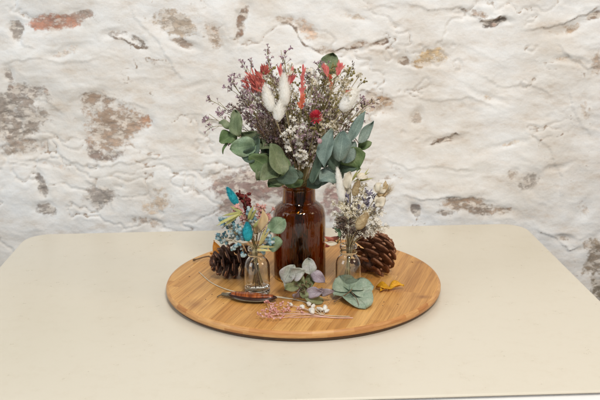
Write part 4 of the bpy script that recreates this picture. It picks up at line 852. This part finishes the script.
# long pale grass stem
rt = thing('grass_stem', on(200, 273, TOP), 'long thin pale grass stem curving across the tray under the dark pod', 'dried grass')
S = MB(); S.tube(bez([on(199, 272, TOP + .0008), on(212, 283, TOP + .0010), on(232, 291, TOP + .0015), on(258, 294.5, TOP + .0012), on(284, 297.5, TOP + .0012), on(303, 301.5, TOP + .001), on(310, 304, TOP + .0012)], 40), .00055, .0007, 6)
S.tube(bez([on(226, 293, TOP + .0010), on(246, 292, TOP + .0022), on(268, 296, TOP + .001), on(290, 299, TOP + .001)], 20), .0005, .0005, 6); S.build('stem', M['stem_pale'], rt)
# glossy brown pod
def pod():
    m, nt, N, L, b = newmat('glossy_pod_inlay'); mp = N.new('ShaderNodeMapping'); mp.inputs['Scale'].default_value = (9, 1, 1); L.new(texco(nt), mp.inputs[0])
    n = noise(nt, 45, 5, mp.outputs[0], .7); c = ramp(nt, [(.32, srgb(58, 26, 14)), (.52, srgb(136, 66, 26)), (.72, srgb(184, 108, 52))], n); L.new(c, b.inputs['Base Color']); b.inputs['Roughness'].default_value = .16; M['pod_in'] = m
    M['pod_dark'] = simple('dark_pod_shell', [(44, 26, 20), (70, 40, 30)], .25, 200, island=False); M['pod_cap'] = simple('dull_metal_cap', [(92, 84, 68), (118, 108, 88)], .35, 300, island=False)
    L0 = on(228.5, 295.5, TOP + .004); R0 = on(277, 299, TOP + .004); ax = (R0 - L0); Ln = ax.length; ax.normalize(); sd = Vector((0, 0, 1)).cross(ax).normalized(); up = ax.cross(sd)
    if up.z < 0: up = -up
    rt = thing('seed_pod', (L0 + R0) / 2 - Vector((0, 0, .004)), 'glossy dark brown boat shaped pod with amber inside lying on the tray', 'seed pod')
    def hull(name, mat, wf, zlo, zhi, k0, k1):
        mb = MB(); vs = []; n = 28; K = 12
        for i in range(n + 1):
            u = k0 + (k1 - k0) * i / n; w = wf * max(.03, math.sin(math.pi * u ** .9) ** .6); z = .004 + .0018 * (2 * u - 1) ** 2
            for k in range(K):
                an = 6.283 * k / K; h = math.sin(an); hh = (zhi if h > 0 else zlo) * h * (w / wf) ** .5; vs.append(L0 + ax * Ln * u + sd * math.cos(an) * w + up * (hh + z - .004))
        fs = [(i * K + k, i * K + (k + 1) % K, (i + 1) * K + (k + 1) % K, (i + 1) * K + k) for i in range(n) for k in range(K)]; fs += [tuple(range(K))[::-1], tuple(n * K + k for k in range(K))]; mb.add(vs, fs); return mb.build(name, mat, rt)
    hull('shell', M['pod_dark'], .0125, .0038, .0034, 0, 1); hull('inlay', M['pod_in'], .0088, .001, .0054, .06, .92)
    c = MB(); c.tube([L0 - ax * .0085 + up * .001, L0 - ax * .007 + up * .001, L0 + ax * .001, L0 + ax * .004], .0020, .0030, 10); c.tube(bez([L0 - ax * .007 + up * .001, L0 - ax * .012 - up * .001, L0 - ax * .0145 - up * .003], 6), .0009, .0006, 6); c.build('cap', M['pod_cap'], rt)
    r = MB(); r.tube(bez([L0 + sd * -.002 + up * .001, L0 + ax * Ln * .3 - sd * .0118, L0 + ax * Ln * .7 - sd * .0118, R0 + up * .001], 20), .0009, .0008, 6); r.build('rim', M['pod_cap'], rt)
pod()
# pink dyed sprig lying along the front
rt = thing('pink_sprig', on(350, 318, TOP), 'pink dyed floret sprig lying along the front of the tray', 'dried flower')
S = MB(); B = MB(); main = bez([on(353, 318, TOP + .0008), on(330, 317.5, TOP + .0012), on(302, 314, TOP + .0022), on(280, 314, TOP + .003), on(266, 316, TOP + .002)], 30); S.tube(main, .0006, .0004, 5)
S.tube(bez([on(345, 318.2, TOP + .0008), on(318, 317, TOP + .0012), on(292, 317.5, TOP + .001), on(270, 317, TOP + .0014)], 20), .0005, .0004, 5)
br = [((330, 317.4), (300, 308), (281, 305)), ((318, 316), (290, 311), (274, 311)), ((308, 315), (285, 315), (262, 313)), ((300, 315), (280, 318), (262, 317)), ((290, 314), (272, 312), (270, 303)), ((283, 314), (271, 311), (266, 300)), ((326, 317), (300, 312), (284, 311)), ((286, 314), (276, 310), (273, 305)), ((280, 315), (268, 316), (259, 316))]
for q in br:
    pts = bez([on(q[0][0], q[0][1], TOP + .001), on(q[1][0], q[1][1], TOP + .003), on(q[2][0], q[2][1], TOP + random.uniform(.002, .006))], 12); S.tube(pts, .00034, .00025, 4)
    for j in range(9):
        k = random.randint(5, len(pts) - 1); e = pts[k] + Vector((random.uniform(-.005, .002), random.uniform(-.004, .004), random.uniform(0, .004))); S.tube([pts[k], e], .0003, .0002, 3, cap=False); B.blob(e, rv(), .0015, .0012, .2, 4, 5)
S.build('stem', M['pinkstem'], rt); B.build('florets', M['pink'], rt)
# white buds lying over it
rt = thing('white_bud_sprig', on(310, 314, TOP), 'sprig of plump white buds lying across the pink sprig', 'dried flower')
S = MB(); bm_ = [(291, 304.5, .0028, 120), (302, 307, .0032, 130), (309, 304, .0034, 110), (312, 311, .0046, 100), (320, 309, .0034, 160), (325, 308, .0040, 80), (313, 306, .003, 60), (327, 311, .0030, 40)]
hub = on(322, 315, TOP + .0012)
for (x, y, r_, an) in bm_:
    z = TOP + r_ * .8; p = on(x, y, z + .001); a = R(an); dd = Vector((math.cos(a), 1.4 * math.sin(a), .1)); B = MB(); B.blob(p, dd, r_ * 1.35, r_ * .72, .1, 7, 9)
    for _ in range(4): B.blob(p + rv() * r_ * .55, dd + rv() * .5, r_ * .6, r_ * .4, .12, 5, 7)
    B.build('bud', M['ball'], rt); S.tube(bez([hub, hub.lerp(p, .5) - Vector((0, 0, .0006)), p], 6), .0004, .0004, 4)
S.tube(bez([hub, on(336, 316, TOP + .001), on(350, 316.5, TOP + .0008)], 8), .0005, .0005, 5); S.build('stem', M['stem_pale'], rt)

# crumbs shed by the dried flowers
mb = MB()
for i in range(85):
    a = random.uniform(0, 6.283); rr = .162 * math.sqrt(random.random()) ; x, y = rr * math.cos(a), rr * math.sin(a)
    if random.random() < .55: x, y = random.gauss(0, .06), random.gauss(-.085, .03)
    if math.hypot(x, y) > .165: continue
    r_ = random.uniform(.0003, .0009); mb.blob((x, y, TOP + r_ * .4), (rv().x, rv().y, 0), r_ * random.uniform(1, 2.2), r_ * .5, .3, 3, 5)
o = mb.build('crumbs', M['seed'], None); tag(o, 'tiny brown crumbs shed by the dried flowers over the round tray', 'crumbs'); o['kind'] = 'stuff'
